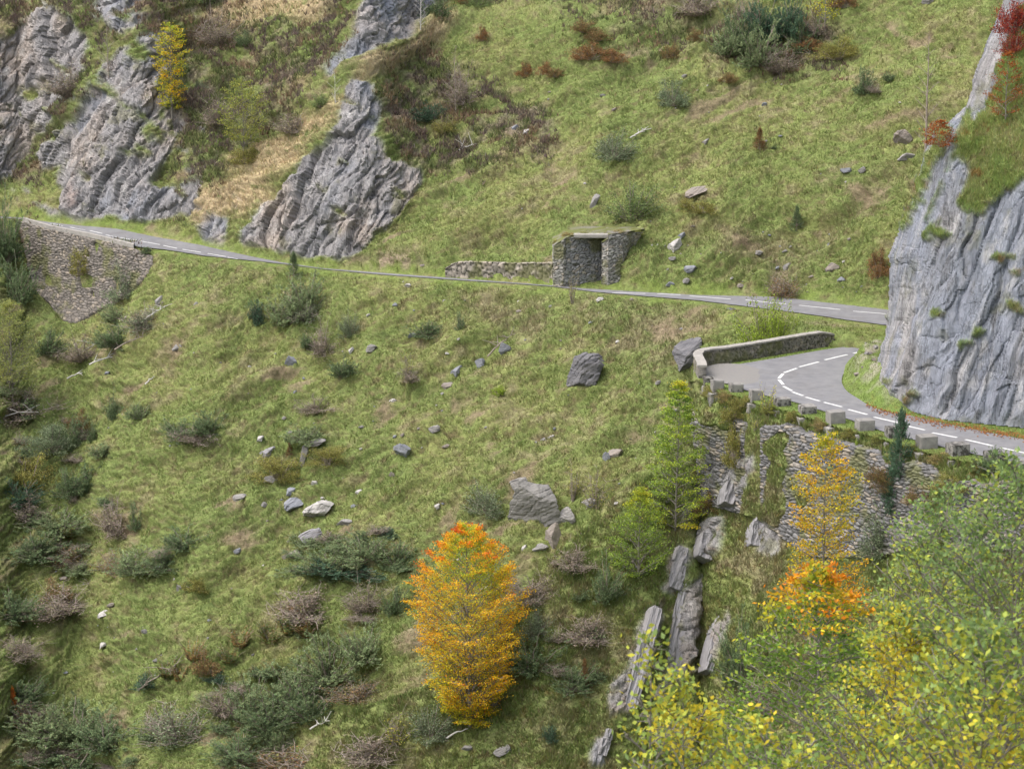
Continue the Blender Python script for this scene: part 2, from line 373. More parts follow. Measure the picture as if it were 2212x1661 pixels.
# colour ---------------------------------------------------------
G_GREEN = np.array([.146, .185, .058]); G_YEL = np.array([.19, .21, .072]); G_TAN = np.array([.225, .20, .115]); G_DARK = np.array([.11, .145, .052])
G_BRN = np.array([.125, .088, .055]); G_STRAW = np.array([.42, .33, .20]); SCR1 = np.array([.165, .13, .11]); SCR2 = np.array([.22, .16, .105]); SCR3 = np.array([.135, .155, .065])
def turf(P, dry, brown, scrub, saw=None, tus=None, seed=0):
    n1 = fbm(P*.16, 4, 31+seed); n2 = .5*fbm(P*.8, 4, 33+seed)+.8*fbm(np.stack([(P[..., 0]+.4*P[..., 2])*.3, P[..., 1]*.1, (P[..., 2]-.42*P[..., 0])*.9], -1), 4, 37+seed); n3 = fbm(P*np.array([1.6, 1.6, 3.5]), 3, 35+seed)
    c = mixc(np.broadcast_to(G_GREEN, P.shape), G_YEL, sstep(-.35, .5, n1+n2*.6))
    c = mixc(c, G_TAN, sstep(.05, .6, n2*.9+n3*.3+.35*n1)*.8)
    c = mixc(c, G_DARK, sstep(.1, .6, -n3*.7-n2*.5)*.5)
    c = mixc(c, G_BRN, sstep(.15, .5, fbm(np.stack([P[..., 0]*1.1, P[..., 1]*.5, (P[..., 2]-.42*P[..., 0])*3.2], -1), 4, 39))*.6)
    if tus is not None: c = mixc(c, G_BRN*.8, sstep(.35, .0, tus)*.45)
    c = mixc(c, G_TAN*.9, brown*sstep(-.5, .4, n2+n3*.6)*.85)
    c = mixc(c, G_STRAW, dry*sstep(-.8, .05, n2+n3)*.95)
    s1 = mixc(np.broadcast_to(SCR1, P.shape), SCR2, sstep(-.2, .4, fbm(P*.35, 4, 51))); s1 = mixc(s1, SCR3, sstep(-.05, .35, fbm(P*.6, 4, 53)))
    c = mixc(c, s1, scrub*sstep(-.35, .35, n2+.3*n1)*.85)
    return c
def rockcol(Q, P, seed=0, blue=.5, tan=.5):
    n = fbm(Q*np.array([.25, .25, .1]), 4, 61+seed); m = fbm(Q*np.array([1.3, 1.3, .45]), 5, 63+seed); l = fbm(P*.5, 4, 65+seed)
    c = mixc(np.broadcast_to(np.array([.245, .235, .235]), P.shape), np.array([.20, .215, .25]), sstep(.3-blue, .9-blue, n))
    c = mixc(c, np.array([.335, .285, .245]), sstep(.55-tan, 1.1-tan, fbm(P*.2, 3, 67+seed))*.8)
    c = mixc(c, np.array([.38, .37, .36]), sstep(.15, .6, m)*.7)
    c = mixc(c, np.array([.15, .15, .155]), sstep(.12, .5, -m)*.65)
    c = mixc(c, np.array([.13, .13, .055]), sstep(.25, .5, l)*.5)
    return c
tus_in = (1-tuss2)
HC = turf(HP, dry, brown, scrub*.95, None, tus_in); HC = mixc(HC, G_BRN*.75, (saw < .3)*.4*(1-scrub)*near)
verge = np.where(GY < yF[None]+6, np.exp(-((GY-yF[None]+10)/16)**2), np.exp(-((GY-yN[None]-8)/12)**2)); verge = np.maximum(verge*(1-inroad), fl*.8)
HC = mixc(HC, np.array([.125, .17, .038]), verge*sstep(-.4, .3, fbm(HP*.8, 3, 71))*.8)
bare = np.exp(-(((GX-850)/60)**2+((GY-572)/16)**2))+.8*np.exp(-(((GX-1690)/22)**2+((GY-585)/25)**2))+.6*np.exp(-(((GX-1800)/70)**2+((GY-705)/8)**2))
HC = mixc(HC, np.array([.26, .20, .15]), np.clip(bare, 0, 1)*sstep(-.3, .3, fbm(HP*1.2, 3, 72)))
RC = rockcol(Qr, HP, 0, .3, .62)*1.12
redm = np.exp(-(((GX-190)/26)**2+((GY-430)/55)**2)); RC = mixc(RC, np.array([.36, .19, .12]), redm*.55*sstep(-.2, .3, fbm(HP*.4, 4, 73)))
soil = sstep(.62, .8, ridged(np.stack([(P[..., 0]+.4*P[..., 2])*.07, P[..., 1]*.03, (P[..., 2]-.42*P[..., 0])*.33], -1), 3, 81))*sstep(-.1, .3, fbm(P*.35, 3, 82))*(1-scrub)*near
HC = mixc(HC, np.array([.20, .15, .105]), soil*.75)
HC = HC*(1-rockb[..., None])+RC*rockb[..., None]
ok = np.isfinite(HP).all(-1)
F = grid_faces(*GX.shape)
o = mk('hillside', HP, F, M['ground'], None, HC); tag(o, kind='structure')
me = o.data; me.materials.append(M['rockface'])
fm = (rock.ravel()[F].mean(1) > .5).astype(np.int32); me.polygons.foreach_set('material_index', fm); me.polygons.foreach_set('use_smooth', fm == 0)

# ------------------------------------------------------------------ spur carrying the hairpin
sil = [(1497, 812), (1492, 850), (1485, 900), (1470, 960), (1430, 1010), (1340, 1060), (1250, 1150), (1180, 1210), (1100, 1330), (1000, 1440), (860, 1500), (740, 1540), (640, 1680), (420, 2000), (200, 2300)]
edge = [(1497, 815), (1530, 832), (1550, 846), (1591, 853), (1634, 870), (1692, 884), (1746, 901), (1808, 922), (1871, 938), (1929, 954), (2005, 977), (2073, 993), (2163, 1008), (2300, 1040), (2760, 1150)]
topl = [(1497, 800), (1560, 788), (1650, 772), (1780, 750), (1900, 743), (2760, 743)]
nx_ = np.arange(200, 2760, STEP); ny_ = np.arange(738, 2480, STEP)
NX, NY = np.meshgrid(nx_, ny_)
ys = sorted(sil); sily = np.interp(nx_, [p[0] for p in ys], [p[1] for p in ys])
start = np.where(nx_ < 1497, sily, pl(topl, nx_)); edgey = pl(edge, nx_)
Dst = np.where(nx_ < 1497, np.interp(nx_, [200, 640, 1000, 1180, 1340, 1430, 1497], [137, 139, 141.5, 144, 147.5, 150, 152.5]), ZC/tau(start))
wallbot = np.interp(nx_, [1497, 1540, 1640, 1750, 1900, 2000, 2300], [1050, 1095, 1120, 1205, 1210, 1180, 1200])
S = .95+.35*fbm(np.stack([NX/260, NY/260, 0*NX], -1), 3, 5)
S = np.where((nx_ >= 1497)[None] & (NY > edgey[None]+24) & (NY < wallbot[None]), 4.2, S)
slabband = blur(inpoly(NX, NY, [(1540, 1120), (1480, 1180), (1420, 1300), (1340, 1480), (1270, 1640), (1400, 1640), (1500, 1480), (1600, 1330), (1590, 1200)]).astype(float), 4)
S = S+slabband*.4
S = np.where((nx_ >= 1497)[None] & (NY > edgey[None]) & (NY <= edgey[None]+24), .75, S)
S = np.where((nx_ >= 1497)[None] & (NY <= edgey[None]), 0, S)
S[NY > 1750] *= .7
T = tau(ny_); dt = np.diff(T)[:, None]; g = -1/((T[:-1, None]+T[1:, None])/2+(S[:-1]+S[1:])/2)*dt
cum = np.concatenate([np.zeros((1, len(nx_))), np.cumsum(g, 0)], 0)
i0 = np.clip(np.searchsorted(ny_, start), 1, len(ny_)-2); fr = (start-ny_[i0-1])/STEP; cc = np.arange(len(nx_))
ND = np.exp(cum-(cum[i0-1, cc]*(1-fr)+cum[i0, cc]*fr)[None])*Dst[None]
flat = (nx_ >= 1497)[None] & (NY <= edgey[None]+1)
below = sstep(0, 40, NY-np.maximum(edgey, start)[None])
ND = lerp(ND, blur(ND, 4), below); ND = np.where(flat, ZC/tau(NY), ND)
val = NY >= start[None]-STEP
# rows above the silhouette roll back and down behind it, so the spur is a body and not a sheet
NYc = np.maximum(NY, start[None]); over = np.maximum(start[None]-NY, 0)
Dc = np.where(NY < start[None], Dst[None], ND)
NP = P3(NX, NYc, Dc)
roll = (nx_ < 1500)[None] & (NY < start[None])
dd = over*.45
NP[..., 1] += np.where(roll, dd, 0); NP[..., 2] -= np.where(roll, dd*1.0, 0)
val = val | (roll & (over < 90))
NN = grid_normals(NP)
ribs = [[(1478, 1184), (1440, 1210), (1426, 1275), (1452, 1290), (1476, 1250), (1488, 1200)], [(1510, 1238), (1475, 1280), (1462, 1350), (1436, 1420), (1420, 1500), (1474, 1490), (1494, 1420), (1506, 1330), (1518, 1255)],
        [(1428, 1300), (1385, 1335), (1356, 1420), (1322, 1500), (1312, 1550), (1354, 1545), (1390, 1460), (1416, 1380)], [(1588, 1318), (1558, 1340), (1526, 1400), (1502, 1460), (1534, 1455), (1570, 1390)],
        [(1566, 1118), (1524, 1132), (1500, 1205), (1545, 1210), (1576, 1160)], [(1520, 1000), (1512, 1070), (1560, 1085), (1606, 1060), (1645, 1035), (1640, 985), (1600, 995)], [(1314, 1585), (1283, 1598), (1274, 1650), (1304, 1650)],
        [(1500, 1060), (1470, 1120), (1478, 1170), (1515, 1120), (1530, 1075)], [(1650, 1120), (1640, 1190), (1680, 1210), (1690, 1150)]]
nrk = pmask(NX, NY, ribs, 7, 22, 61); nrk = np.where(fbm(np.stack([(NX*.9+NY*.45)/16, (NY*.9-NX*.45)/50, 0*NX], -1), 3, 63) > .35, 0, nrk); nrkb = blur(nrk, 1)
NN = np.where(roll[..., None], np.array([0, .3, .95]), NN)
flatb = blur(flat.astype(float), 2)
P = NP.copy(); tuss = ridged(P*np.array([1., 1., 1.6]), 3, 5); tuss2 = np.abs(vn(P*np.array([2.6, 2.6, 3.6]), 15))
nwall = ((nx_ >= 1500)[None] & (NY > edgey[None]+30) & (NY < wallbot[None]))
wallcut = fbm(np.stack([NX/70, NY/110, 0*NX], -1), 3, 88)
grasscol = np.exp(-((NX-1635-.0*NY)/20)**2)+.9*np.exp(-((NX-1575)/28)**2-((NY-905)/40)**2)+np.exp(-((NX-1580)/50)**2-((NY-1180)/75)**2)*1.2
grassy = (wallcut > .40) | (grasscol > .6) | (NY < edgey[None]+34+22*fbm(np.stack([NX/30, 0*NX, 0*NX], -1), 3, 90))
nearwall = nwall & ~grassy & inpoly(NX, NY, [(1500, 860), (1640, 880), (1700, 900), (1940, 960), (2300, 1060), (2300, 1230), (1930, 1225), (1700, 1200), (1640, 1110), (1520, 1120), (1490, 1050)])
amp = (1-flatb)
big = fbm(P*.22, 4, 6)
disp = amp*(.24*tuss+.16*(1-tuss2)+.5*big)+amp*grassy*nwall*.35
Nr = np.stack([P[..., 0]*math.cos(.4)-P[..., 2]*math.sin(.4), P[..., 1], P[..., 0]*math.sin(.4)+P[..., 2]*math.cos(.4)], -1); mi = nrkb > 0; rdn = np.zeros_like(disp); rdn[mi] = rockdisp(Nr[mi]*1.6)*.4+.55; disp = disp*(1-nrkb)+rdn*nrkb
disp = np.where(roll, 0, disp)
bel = np.where((nx_ >= 1497)[None], NY-edgey[None], 99); disp = disp*sstep(0, 70, bel)-.32*sstep(-2, 6, bel)*sstep(75, 20, bel)
NPd = P+NN*disp[..., None]
md = blur(inpoly(NX, NY, [(1838, 806), (1855, 785), (1898, 756), (1960, 760), (1960, 880), (1900, 868), (1872, 852), (1852, 838)]).astype(float), 4); NPd[..., 2] += 2.0*md*(1+.3*fbm(NPd*.8, 3, 4))
f_scr = sstep(.05, .45, fbm(P*.25, 4, 101))*.4*(1-flatb)
NC = turf(NPd, 0*NX, sstep(-.1, .4, fbm(P*.2, 3, 103))*.45, f_scr, None, 1-tuss2, 3)
NC = mixc(NC, np.array([.125, .19, .04]), flatb*.75); NC = mixc(NC, np.array([.33, .29, .25]), md*sstep(-.1, .3, fbm(NPd*1.6, 4, 44))*.8)
RN = rockcol(Nr*1.5, NPd, 31, .2, .5)*1.15; NC = NC*(1-nrkb[..., None])+RN*nrkb[..., None]
litter = np.exp(-((NY-pl([(1830, 855), (1900, 890), (2000, 912), (2212, 945), (2700, 1000)], NX))/9)**2)*(NX > 1880)
NC = mixc(NC, np.array([.26, .12, .045]), litter*sstep(.0, .4, fbm(NPd*1.8, 3, 105)))
NC = mixc(NC, np.array([.20, .11, .05]), sstep(.3, .6, fbm(NPd*1.4, 3, 106))*.35*(1-flatb))
F = grid_faces(*NX.shape, mask=val)
V_, F_, C_ = compact(NPd, F, NC)
o = mk('spur', V_, F_, M['ground'], None, C_); tag(o, kind='structure'); o.data.materials.append(M['rockface']); fm = (nrk.ravel()[F].mean(1) > .5).astype(np.int32); o.data.polygons.foreach_set('material_index', fm); o.data.polygons.foreach_set('use_smooth', fm == 0)

# bank below the camera, where the foreground bushes root
bx_, by_ = np.meshgrid(np.linspace(-90, 90, 181), np.concatenate([np.linspace(-25, 45, 90), np.linspace(46, 106, 60)]))
bz = np.where(by_ < 40, 29.4-.42*by_, 12.6-(by_-40)*.62)
bz = np.where(by_ < -2, 30.2, bz)-3.*np.maximum(0, (-bx_-10)/90)*np.clip(by_/30, 0, 1)
BP = np.stack([bx_, by_, bz], -1); BP[..., 2] += .35*fbm(BP*.4, 3, 3)
o = mk('near_bank', BP, grid_faces(*bx_.shape), M['ground'], None, turf(BP, 0*bx_, 0*bx_, 0*bx_)); tag(o, kind='structure')

# ------------------------------------------------------------------ picking a point of the ground from a place in the photo
def pick(x, y, sheet=None):
    if sheet != 'far':
        i = int(round((y-ny_[0])/STEP)); j = int(round((x-nx_[0])/STEP))
        if 0 <= i < len(ny_) and 0 <= j < len(nx_) and (sheet == 'near' or (y >= start[j] and val[i, j])):
            return NPd[i, j].copy()
    i = min(max(int(round((y-hy[0])/STEP)), 0), len(hy)-1); j = min(max(int(round((x-hx[0])/STEP)), 0), len(hx)-1)
    return HP[i, j].copy()

# ================================================================== CLIFF beside the hairpin
silc = [(-420, 2330), (0, 2170), (60, 2145), (150, 2112), (235, 2090), (300, 2012), (370, 1990), (430, 1975), (500, 1942), (560, 1925), (610, 1928), (700, 1916), (760, 1903), (800, 1890), (840, 1868), (870, 1862), (960, 1862)]
footc = [(1800, 846), (1868, 852), (1940, 880), (2040, 905), (2212, 922), (2900, 1010)]
cx = np.arange(1700, 3000, 2.6); cy = np.arange(-420, 1012, 2.6)
KX, KY = np.meshgrid(cx, cy)
foot = pl(footc, cx)
Dft = (ZC-.1)/tau(foot+0*cx)
S = 5.0+0*KX
S = np.where(KY < 700, 4.0, S)
turfC = [[(2110, 262), (2150, 200), (2175, 100), (2195, 40), (2230, 0), (2800, 0), (2800, 430), (2212, 385), (2190, 410), (2150, 440), (2120, 465), (2085, 470), (2070, 440), (2090, 380), (2062, 335), (2085, 285)],
         [(2030, 300), (2060, 275), (2040, 340), (2010, 400), (1985, 450), (1965, 500), (1950, 500), (1968, 450), (1990, 390)]]
tm = blur(pmask(KX, KY, turfC, 3, 40, 4), 4)
S = lerp(S, 1.6, tm)
T = tau(cy); dt = np.diff(T)[:, None]; g = -1/((T[:-1, None]+T[1:, None])/2+(S[:-1]+S[1:])/2)*dt
cum = np.concatenate([np.zeros((1, len(cx))), np.cumsum(g, 0)], 0)
i0 = np.clip(np.searchsorted(cy, foot), 1, len(cy)-1); fr = (foot-cy[i0-1])/2.6; cc = np.arange(len(cx))
KD = np.exp(cum-(cum[i0-1, cc]*(1-fr)+cum[i0, cc]*fr)[None])*Dft[None]
KD = blur(KD, 8)
# round the left corner away from the camera
sx = np.interp(KY, [p[0] for p in silc], [p[1] for p in silc])
jag = 5*fbm(np.stack([KY/22, 0*KY, 0*KY], -1), 4, 5); sx = sx+np.where(KY > 820, 0, jag)
u = KX-sx; KXc = np.where(u < 0, sx, KX)
KD = KD+5.5*np.exp(-np.maximum(u, 0)/26)
jj = np.clip(np.round((KXc-cx[0])/2.6).astype(int), 0, len(cx)-1); rows = np.arange(len(cy))[:, None]
KDc = np.where(u < 0, KD[rows, jj], KD)
KP = P3(KXc, KY, KDc)
back = np.maximum(-u, 0); KP[..., 1] += back*.28; KP[..., 0] += back*.16
KN = grid_normals(KP); kv = (u > -190) & (KY <= foot[None]+3)
Q = KP.copy(); a = math.radians(15)
Kr = np.stack([Q[..., 0]*math.cos(a)-Q[..., 2]*math.sin(a), Q[..., 1], Q[..., 0]*math.sin(a)+Q[..., 2]*math.cos(a)], -1)
Kr += .9*np.stack([fbm(Q*.25, 3, 1), fbm(Q*.25, 3, 2), fbm(Q*.25, 3, 3)], -1)
rk = pmask(KX, KY, turfC, 8, 26, 4)
rk = ((rk < .5)).astype(float)
led = fbm(np.stack([(KX*.9+KY*.4)/70, (KY*.9-KX*.4)/40, 0*KX], -1), 4, 14)
rk = np.where((led > .46) & (KY > 420), 0, rk)
strip = fbm(np.stack([(KX*.9+KY*.42)/13, (KY*.9-KX*.42)/120, 0*KX], -1), 4, 19)
rk = np.where((KX < 2100) & (KY < 520) & (strip > .3), 0, rk)
def cliffdisp(R):
    F1, F2, ID = worley(R*np.array([.42, .12, .065]), 3)
    G1, G2, ID2 = worley(R*np.array([1.25, .3, .22]), 7)
    H1, H2, ID3 = worley(R*np.array([3.2, .8, .9]), 9)
    return .85*(ID-.5)+.42*(ID2-.5)+.14*(ID3-.5)-.35*np.exp(-(F2-F1)*14)-.18*np.exp(-(G2-G1)*14)+.8*fbm(R*np.array([.35, .3, .06]), 6, 8, .55)+.5*ridged(R*np.array([.9, .2, .11]), 5, 9)
cdp = cliffdisp(Kr)
rkb = blur(rk, 1); fd = sstep(0, 25, foot[None]-KY)
edg = .25+.75*sstep(0, 60, u); disp = rkb*cdp*.58*(.25+.75*fd)*edg+(1-rkb)*(.25+.3*ridged(KP*1.1, 3, 4)+.2*fbm(KP*3, 3, 5))+.1
KPd = KP+KN*disp[..., None]
KC = rockcol(Kr, KPd, 9, .62, .12)
streak = fbm(Kr*np.array([1.1, 1.1, .09]), 4, 91)
KC = mixc(KC, np.array([.225, .24, .285]), sstep(-.05, .35, streak)*.75*sstep(200, 500, KY)); KC = mixc(KC, np.array([.42, .41, .415]), sstep(.1, .5, -streak)*.55)
F1, F2, IDb = worley(Kr*np.array([.42, .12, .065]), 3)
KC = mixc(KC, np.array([.17, .155, .15]), (IDb < .07)*.7)
TC = turf(KPd, 0*KX, .5*sstep(-.1, .4, fbm(KP*.5, 3, 7)), .25*sstep(0, .4, fbm(KP*.3, 3, 8)), None, None, 6)*1.35
TC = mixc(TC, np.array([.25, .115, .04]), sstep(.3, .55, fbm(KP*1.2+7, 3, 9))*.6)
KC = KC*1.18; KC = KC*rkb[..., None]+TC*(1-rkb[..., None])
V_, F_, C_ = compact(KPd, grid_faces(*KX.shape, mask=kv), KC)
o = mk('cliff', V_, F_, M['rockface'], None, C_, smooth=False); tag(o, kind='structure')
def pickc(x, y):
    i = int(round((y-cy[0])/2.6)); j = int(round((x-cx[0])/2.6)); return KPd[i, j].copy()
# ================================================================== ROADS
def strip_mesh(name, A, B, mat, parent=None, n=4, z=.05):
    t = np.linspace(0, 1, n)[None, :, None]; Pg = A[:, None]*(1-t)+B[:, None]*t; Pg[..., 2] += z
    return mk(name, Pg, grid_faces(*Pg.shape[:2]), mat, parent)
xr = np.arange(-500, 2700, 8.)
def hroad(x, y):            # point of the hillside road surface (before turf relief)
    x = np.asarray(x, float); y = np.asarray(y, float)
    yn = pl(roadN, x); D0 = (ZC-road_z(x))/tau(yn); s = np.interp(x, [54, 560, 700], [.10, .10, 0])
    return P3(x, y, D0*(tau(yn)+s)/(tau(y)+s))
rag = lambda s_: np.where((xr > 610) & (xr < 1300), .03, .2)*fbm(np.stack([np.arange(len(xr))*.9, 0*xr+s_, 0*xr], -1), 3, 4)
A = hroad(xr, pl(roadN, xr)); B = hroad(xr, pl(roadF, xr)); A[:, 1] += rag(3); B[:, 1] += rag(8)
o = strip_mesh('road', A, B, M['asphalt'], None, 6, .07); tag(o, kind='structure')
def z2(p, ox=1416, oy=531, k=.3602): return (ox+p[0]*k, oy+p[1]*k)
outer = [(2900, 1190), (2400, 1062), (2260, 1020), (2150, 992), (2070, 976), (2000, 958), (1930, 941), (1892, 929), (1830, 906), (1769, 887), (1711, 868), (1660, 858), (1609, 845), (1567, 829), (1542, 812), (1536, 802), (1560, 794), (1668, 777), (1740, 764), (1805, 753), (1881, 745), (2000, 735), (2200, 722)]
inner = [(2900, 1085), (2400, 990), (2212, 951), (2136, 936), (2080, 925), (2028, 914), (1970, 901), (1920, 888), (1890, 879), (1866, 869), (1845, 858), (1830, 848), (1822, 838), (1818, 828), (1818, 818), (1823, 806), (1835, 795), (1859, 783), (1880, 776), (1920, 768), (2000, 757), (2100, 748), (2200, 742)]
def resamp(pts, n):
    p = np.array(pts, float); d = np.concatenate([[0], np.cumsum(np.linalg.norm(np.diff(p, axis=0), axis=1))])
    t = np.linspace(0, d[-1], n); return np.stack([np.interp(t, d, p[:, k]) for k in range(p.shape[1])], 1)
# pair the two kerb lines by index so that the strip turns with the bend
o_ = np.array(outer, float); i_ = np.array(inner, float); tt = np.linspace(0, len(outer)-1, 220); kk = np.arange(len(outer))
oi = np.stack([np.interp(tt, kk, o_[:, k]) for k in (0, 1)], 1); ii = np.stack([np.interp(tt, kk, i_[:, k]) for k in (0, 1)], 1)
def sm2(a, k=5):
    return np.stack([smooth1(a[:, c], k) for c in range(a.shape[1])], 1)
A = sm2(onz(oi[:, 0], oi[:, 1])); B = sm2(onz(ii[:, 0], ii[:, 1]))
o = strip_mesh('road', A, B, M['asphalt'], None, 14, .075); tag(o, kind='structure')
# gravel strip in the outer corner of the bend
gp = onz(np.array([1532, 1560, 1600, 1640, 1600, 1560]), np.array([806, 797, 792, 800, 822, 826]), .079)
gg = []
for k in range(1): 
    c = gp.mean(0); ang = np.linspace(0, 2*math.pi, 60, endpoint=False)
    ring = np.stack([np.cos(ang)*3.0*(1+.25*fbm(np.stack([np.cos(ang)*2, np.sin(ang)*2, 0*ang], -1), 2, 3)), np.sin(ang)*5.0, 0*ang], 1)
    V = np.concatenate([[c], c+ring*.8]); V[:, 2] = .079
    Fg = np.array([[0, 1+i, 1+(i+1) % 60] for i in range(60)])
    o = mk('gravel_patch', V, Fg, M['gravel']); tag(o, kind='structure')
def dash(p, q, w, fn):
    a = fn(*p); b = fn(*q); d = b-a; d[2] = 0; L = np.linalg.norm(d); d /= L; n = np.array([-d[1], d[0], 0])*w/2
    k = max(2, int(L/.5)); t = np.linspace(0, 1, k)[:, None]; mid = a*(1-t)+b*t
    return np.stack([mid-n, mid+n], 1)
def marks(lst, fn, w, z, name='road_marking'):
    V = []; F = []; off = 0
    for p, q in lst:
        G = dash(p, q, w, fn); G[..., 2] += z; V.append(G.reshape(-1, 3)); F.append(grid_faces(*G.shape[:2], None, off)); off += G.shape[0]*2
    o = mk(name, np.concatenate(V), np.concatenate(F), M['paint']); tag(o, kind='structure')
hp = [((1277, 632), (1187, 650)), ((1150, 658), (1015, 690)), ((978, 702), (862, 732)), ((847, 740), (770, 767)), ((765, 773), (740, 800)), ((740, 808), (766, 838)), ((767, 848), (818, 876)), ((820, 882), (885, 905)), ((900, 913), (985, 937)), ((1010, 944), (1118, 972)), ((1155, 987), (1270, 1018)), ((1310, 1033), (1460, 1068)), ((1505, 1085), (1615, 1111)), ((1660, 1127), (1808, 1156)), ((1857, 1168), (2025, 1206)), ((2070, 1217), (2230, 1252)), ((2290, 1265), (2480, 1305))]
marks([(z2(p), z2(q)) for p, q in hp], lambda x, y: onz(x, y), .24, .082)
ur = [((-260, 287), (-60, 291)), ((10, 292), (150, 299)), ((205, 305), (450, 325)), ((540, 330), (783, 354)), ((860, 362), (1108, 387)), ((1185, 397), (1380, 413)), ((1460, 420), (1700, 440))]
ul = [((420, 1367), (515, 1385)), ((540, 1388), (615, 1405)), ((635, 1413), (700, 1426)), ((720, 1430), (780, 1440)), ((795, 1441), (825, 1447)), ((840, 1450), (960, 1472)), ((980, 1477), (1062, 1495)), ((1095, 1500), (1205, 1518)), ((1245, 1525), (1355, 1544)), ((1365, 1548), (1425, 1558)), ((300, 1345), (380, 1359))]
marks([(z2(p), z2(q)) for p, q in ur]+[(z2(p, 0, 0), z2(q, 0, 0)) for p, q in ul], hroad, .22, .078)

# ================================================================== MASONRY
def masonry(P, N, U, Vv, su, sv, seed=0, rec=.07, var=.05, base=(.27, .255, .245), warp=.55):
    q = np.stack([U/su, Vv/sv], -1); q = q+warp*np.stack([fbm(np.stack([U*1.3, Vv*1.3, 0*U], -1), 2, seed), fbm(np.stack([U*1.3, Vv*1.3, 0*U+5], -1), 2, seed)], -1)
    F1, F2, ID = worley(q, seed); e = F2-F1
    d = rec*(sstep(.02, .28, e)-1)+var*(ID-.5)*sstep(.05, .25, e)+.03*fbm(P*4, 3, seed)
    c = np.broadcast_to(np.array(base), P.shape)*(.72+.55*ID)[..., None]
    c = mixc(c, np.array([.33, .28, .22]), (sstep(.7, .9, _h(np.floor(ID*9999).astype(int), np.zeros_like(U).astype(int), np.zeros_like(U).astype(int), 3)))*.6)
    c = mixc(c, np.array([.05, .048, .042]), 1-sstep(.02, .14, e))
    c = mixc(c, np.array([.12, .125, .05]), sstep(.02, .35, fbm(P*.6, 4, seed+5))*.75)
    return P+N*d[..., None], c
def sheet_wall(Z, X0, X1, Y0, Y1, Pfn, mask_fn, step, su, sv, name, label, cat, proud=.12, seed=0, base=(.27, .255, .245)):
    wx, wy = np.meshgrid(np.arange(X0, X1, step), np.arange(Y0, Y1, step))
    P = Pfn(wx, wy); N = grid_normals(P)
    m = mask_fn(wx, wy)
    P2 = P+N*proud
    Pd, c = masonry(P2, N, P2[..., 0], P2[..., 2], su, sv, seed, .15, .13, base)
    mb = blur(m.astype(float), 2); Pd = Pd-N*((1-sstep(.2, .8, mb))*.5)[..., None]
    V_, F_, C_ = compact(Pd, grid_faces(*wx.shape, mask=(mb > .03)), c)
    o = mk(name, V_, F_, M['masonry'], None, C_); tag(o, label, cat); return o
def bil(G, X, Y, x, y):
    j = np.clip((x-X[0])/STEP, 0, len(X)-1.001); i = np.clip((y-Y[0])/STEP, 0, len(Y)-1.001)
    i0 = i.astype(int); j0 = j.astype(int); a = (i-i0)[..., None]; b = (j-j0)[..., None]
    return (G[i0, j0]*(1-a)+G[i0+1, j0]*a)*(1-b)+(G[i0, j0+1]*(1-a)+G[i0+1, j0+1]*a)*b
NPs = NP.copy(); NPs = NPs+NN*(.25)
o = sheet_wall(None, 1495, 2330, 850, 1240, lambda x, y: bil(NPs, nx_, ny_, x, y)+0, lambda x, y: bil(nearwall[..., None].astype(float), nx_, ny_, x, y)[..., 0] > .5, 1.5, .30, .22, 'retaining_wall', 'tall grey rubble retaining wall holding up the hairpin below the concrete blocks', 'retaining wall', .28, 3, (.15, .147, .148))
wl = pmask
def wlmask(x, y):
    m = inpoly(x+6*fbm(np.stack([x/20, y/20, 0*x], -1), 3, 5), y, wallL)
    g = fbm(np.stack([x/26, y/60, 0*x], -1), 4, 8) > .42
    return m & (~g | (y < pl(roadN, x)+12))
o = sheet_wall(None, 30, 345, 470, 705, lambda x, y: bil(HP0, hx, hy, x, y), wlmask, 1.2, .42, .28, 'retaining_wall', 'overgrown stone retaining wall under the far left end of the road', 'retaining wall', .35, 9, (.165, .148, .132))
# coping along the far wall
xx = np.linspace(50, 290, 60); a = hroad(xx, pl(roadN, xx)); cr = np.stack([a+[0, -.35, -.1], a+[0, -.35, .32], a+[0, .3, .34], a+[0, .35, .02]], 1)
o = mk('coping', cr, grid_faces(60, 4), M['coping'], bpy.data.objects['retaining_wall.001'], smooth=False)

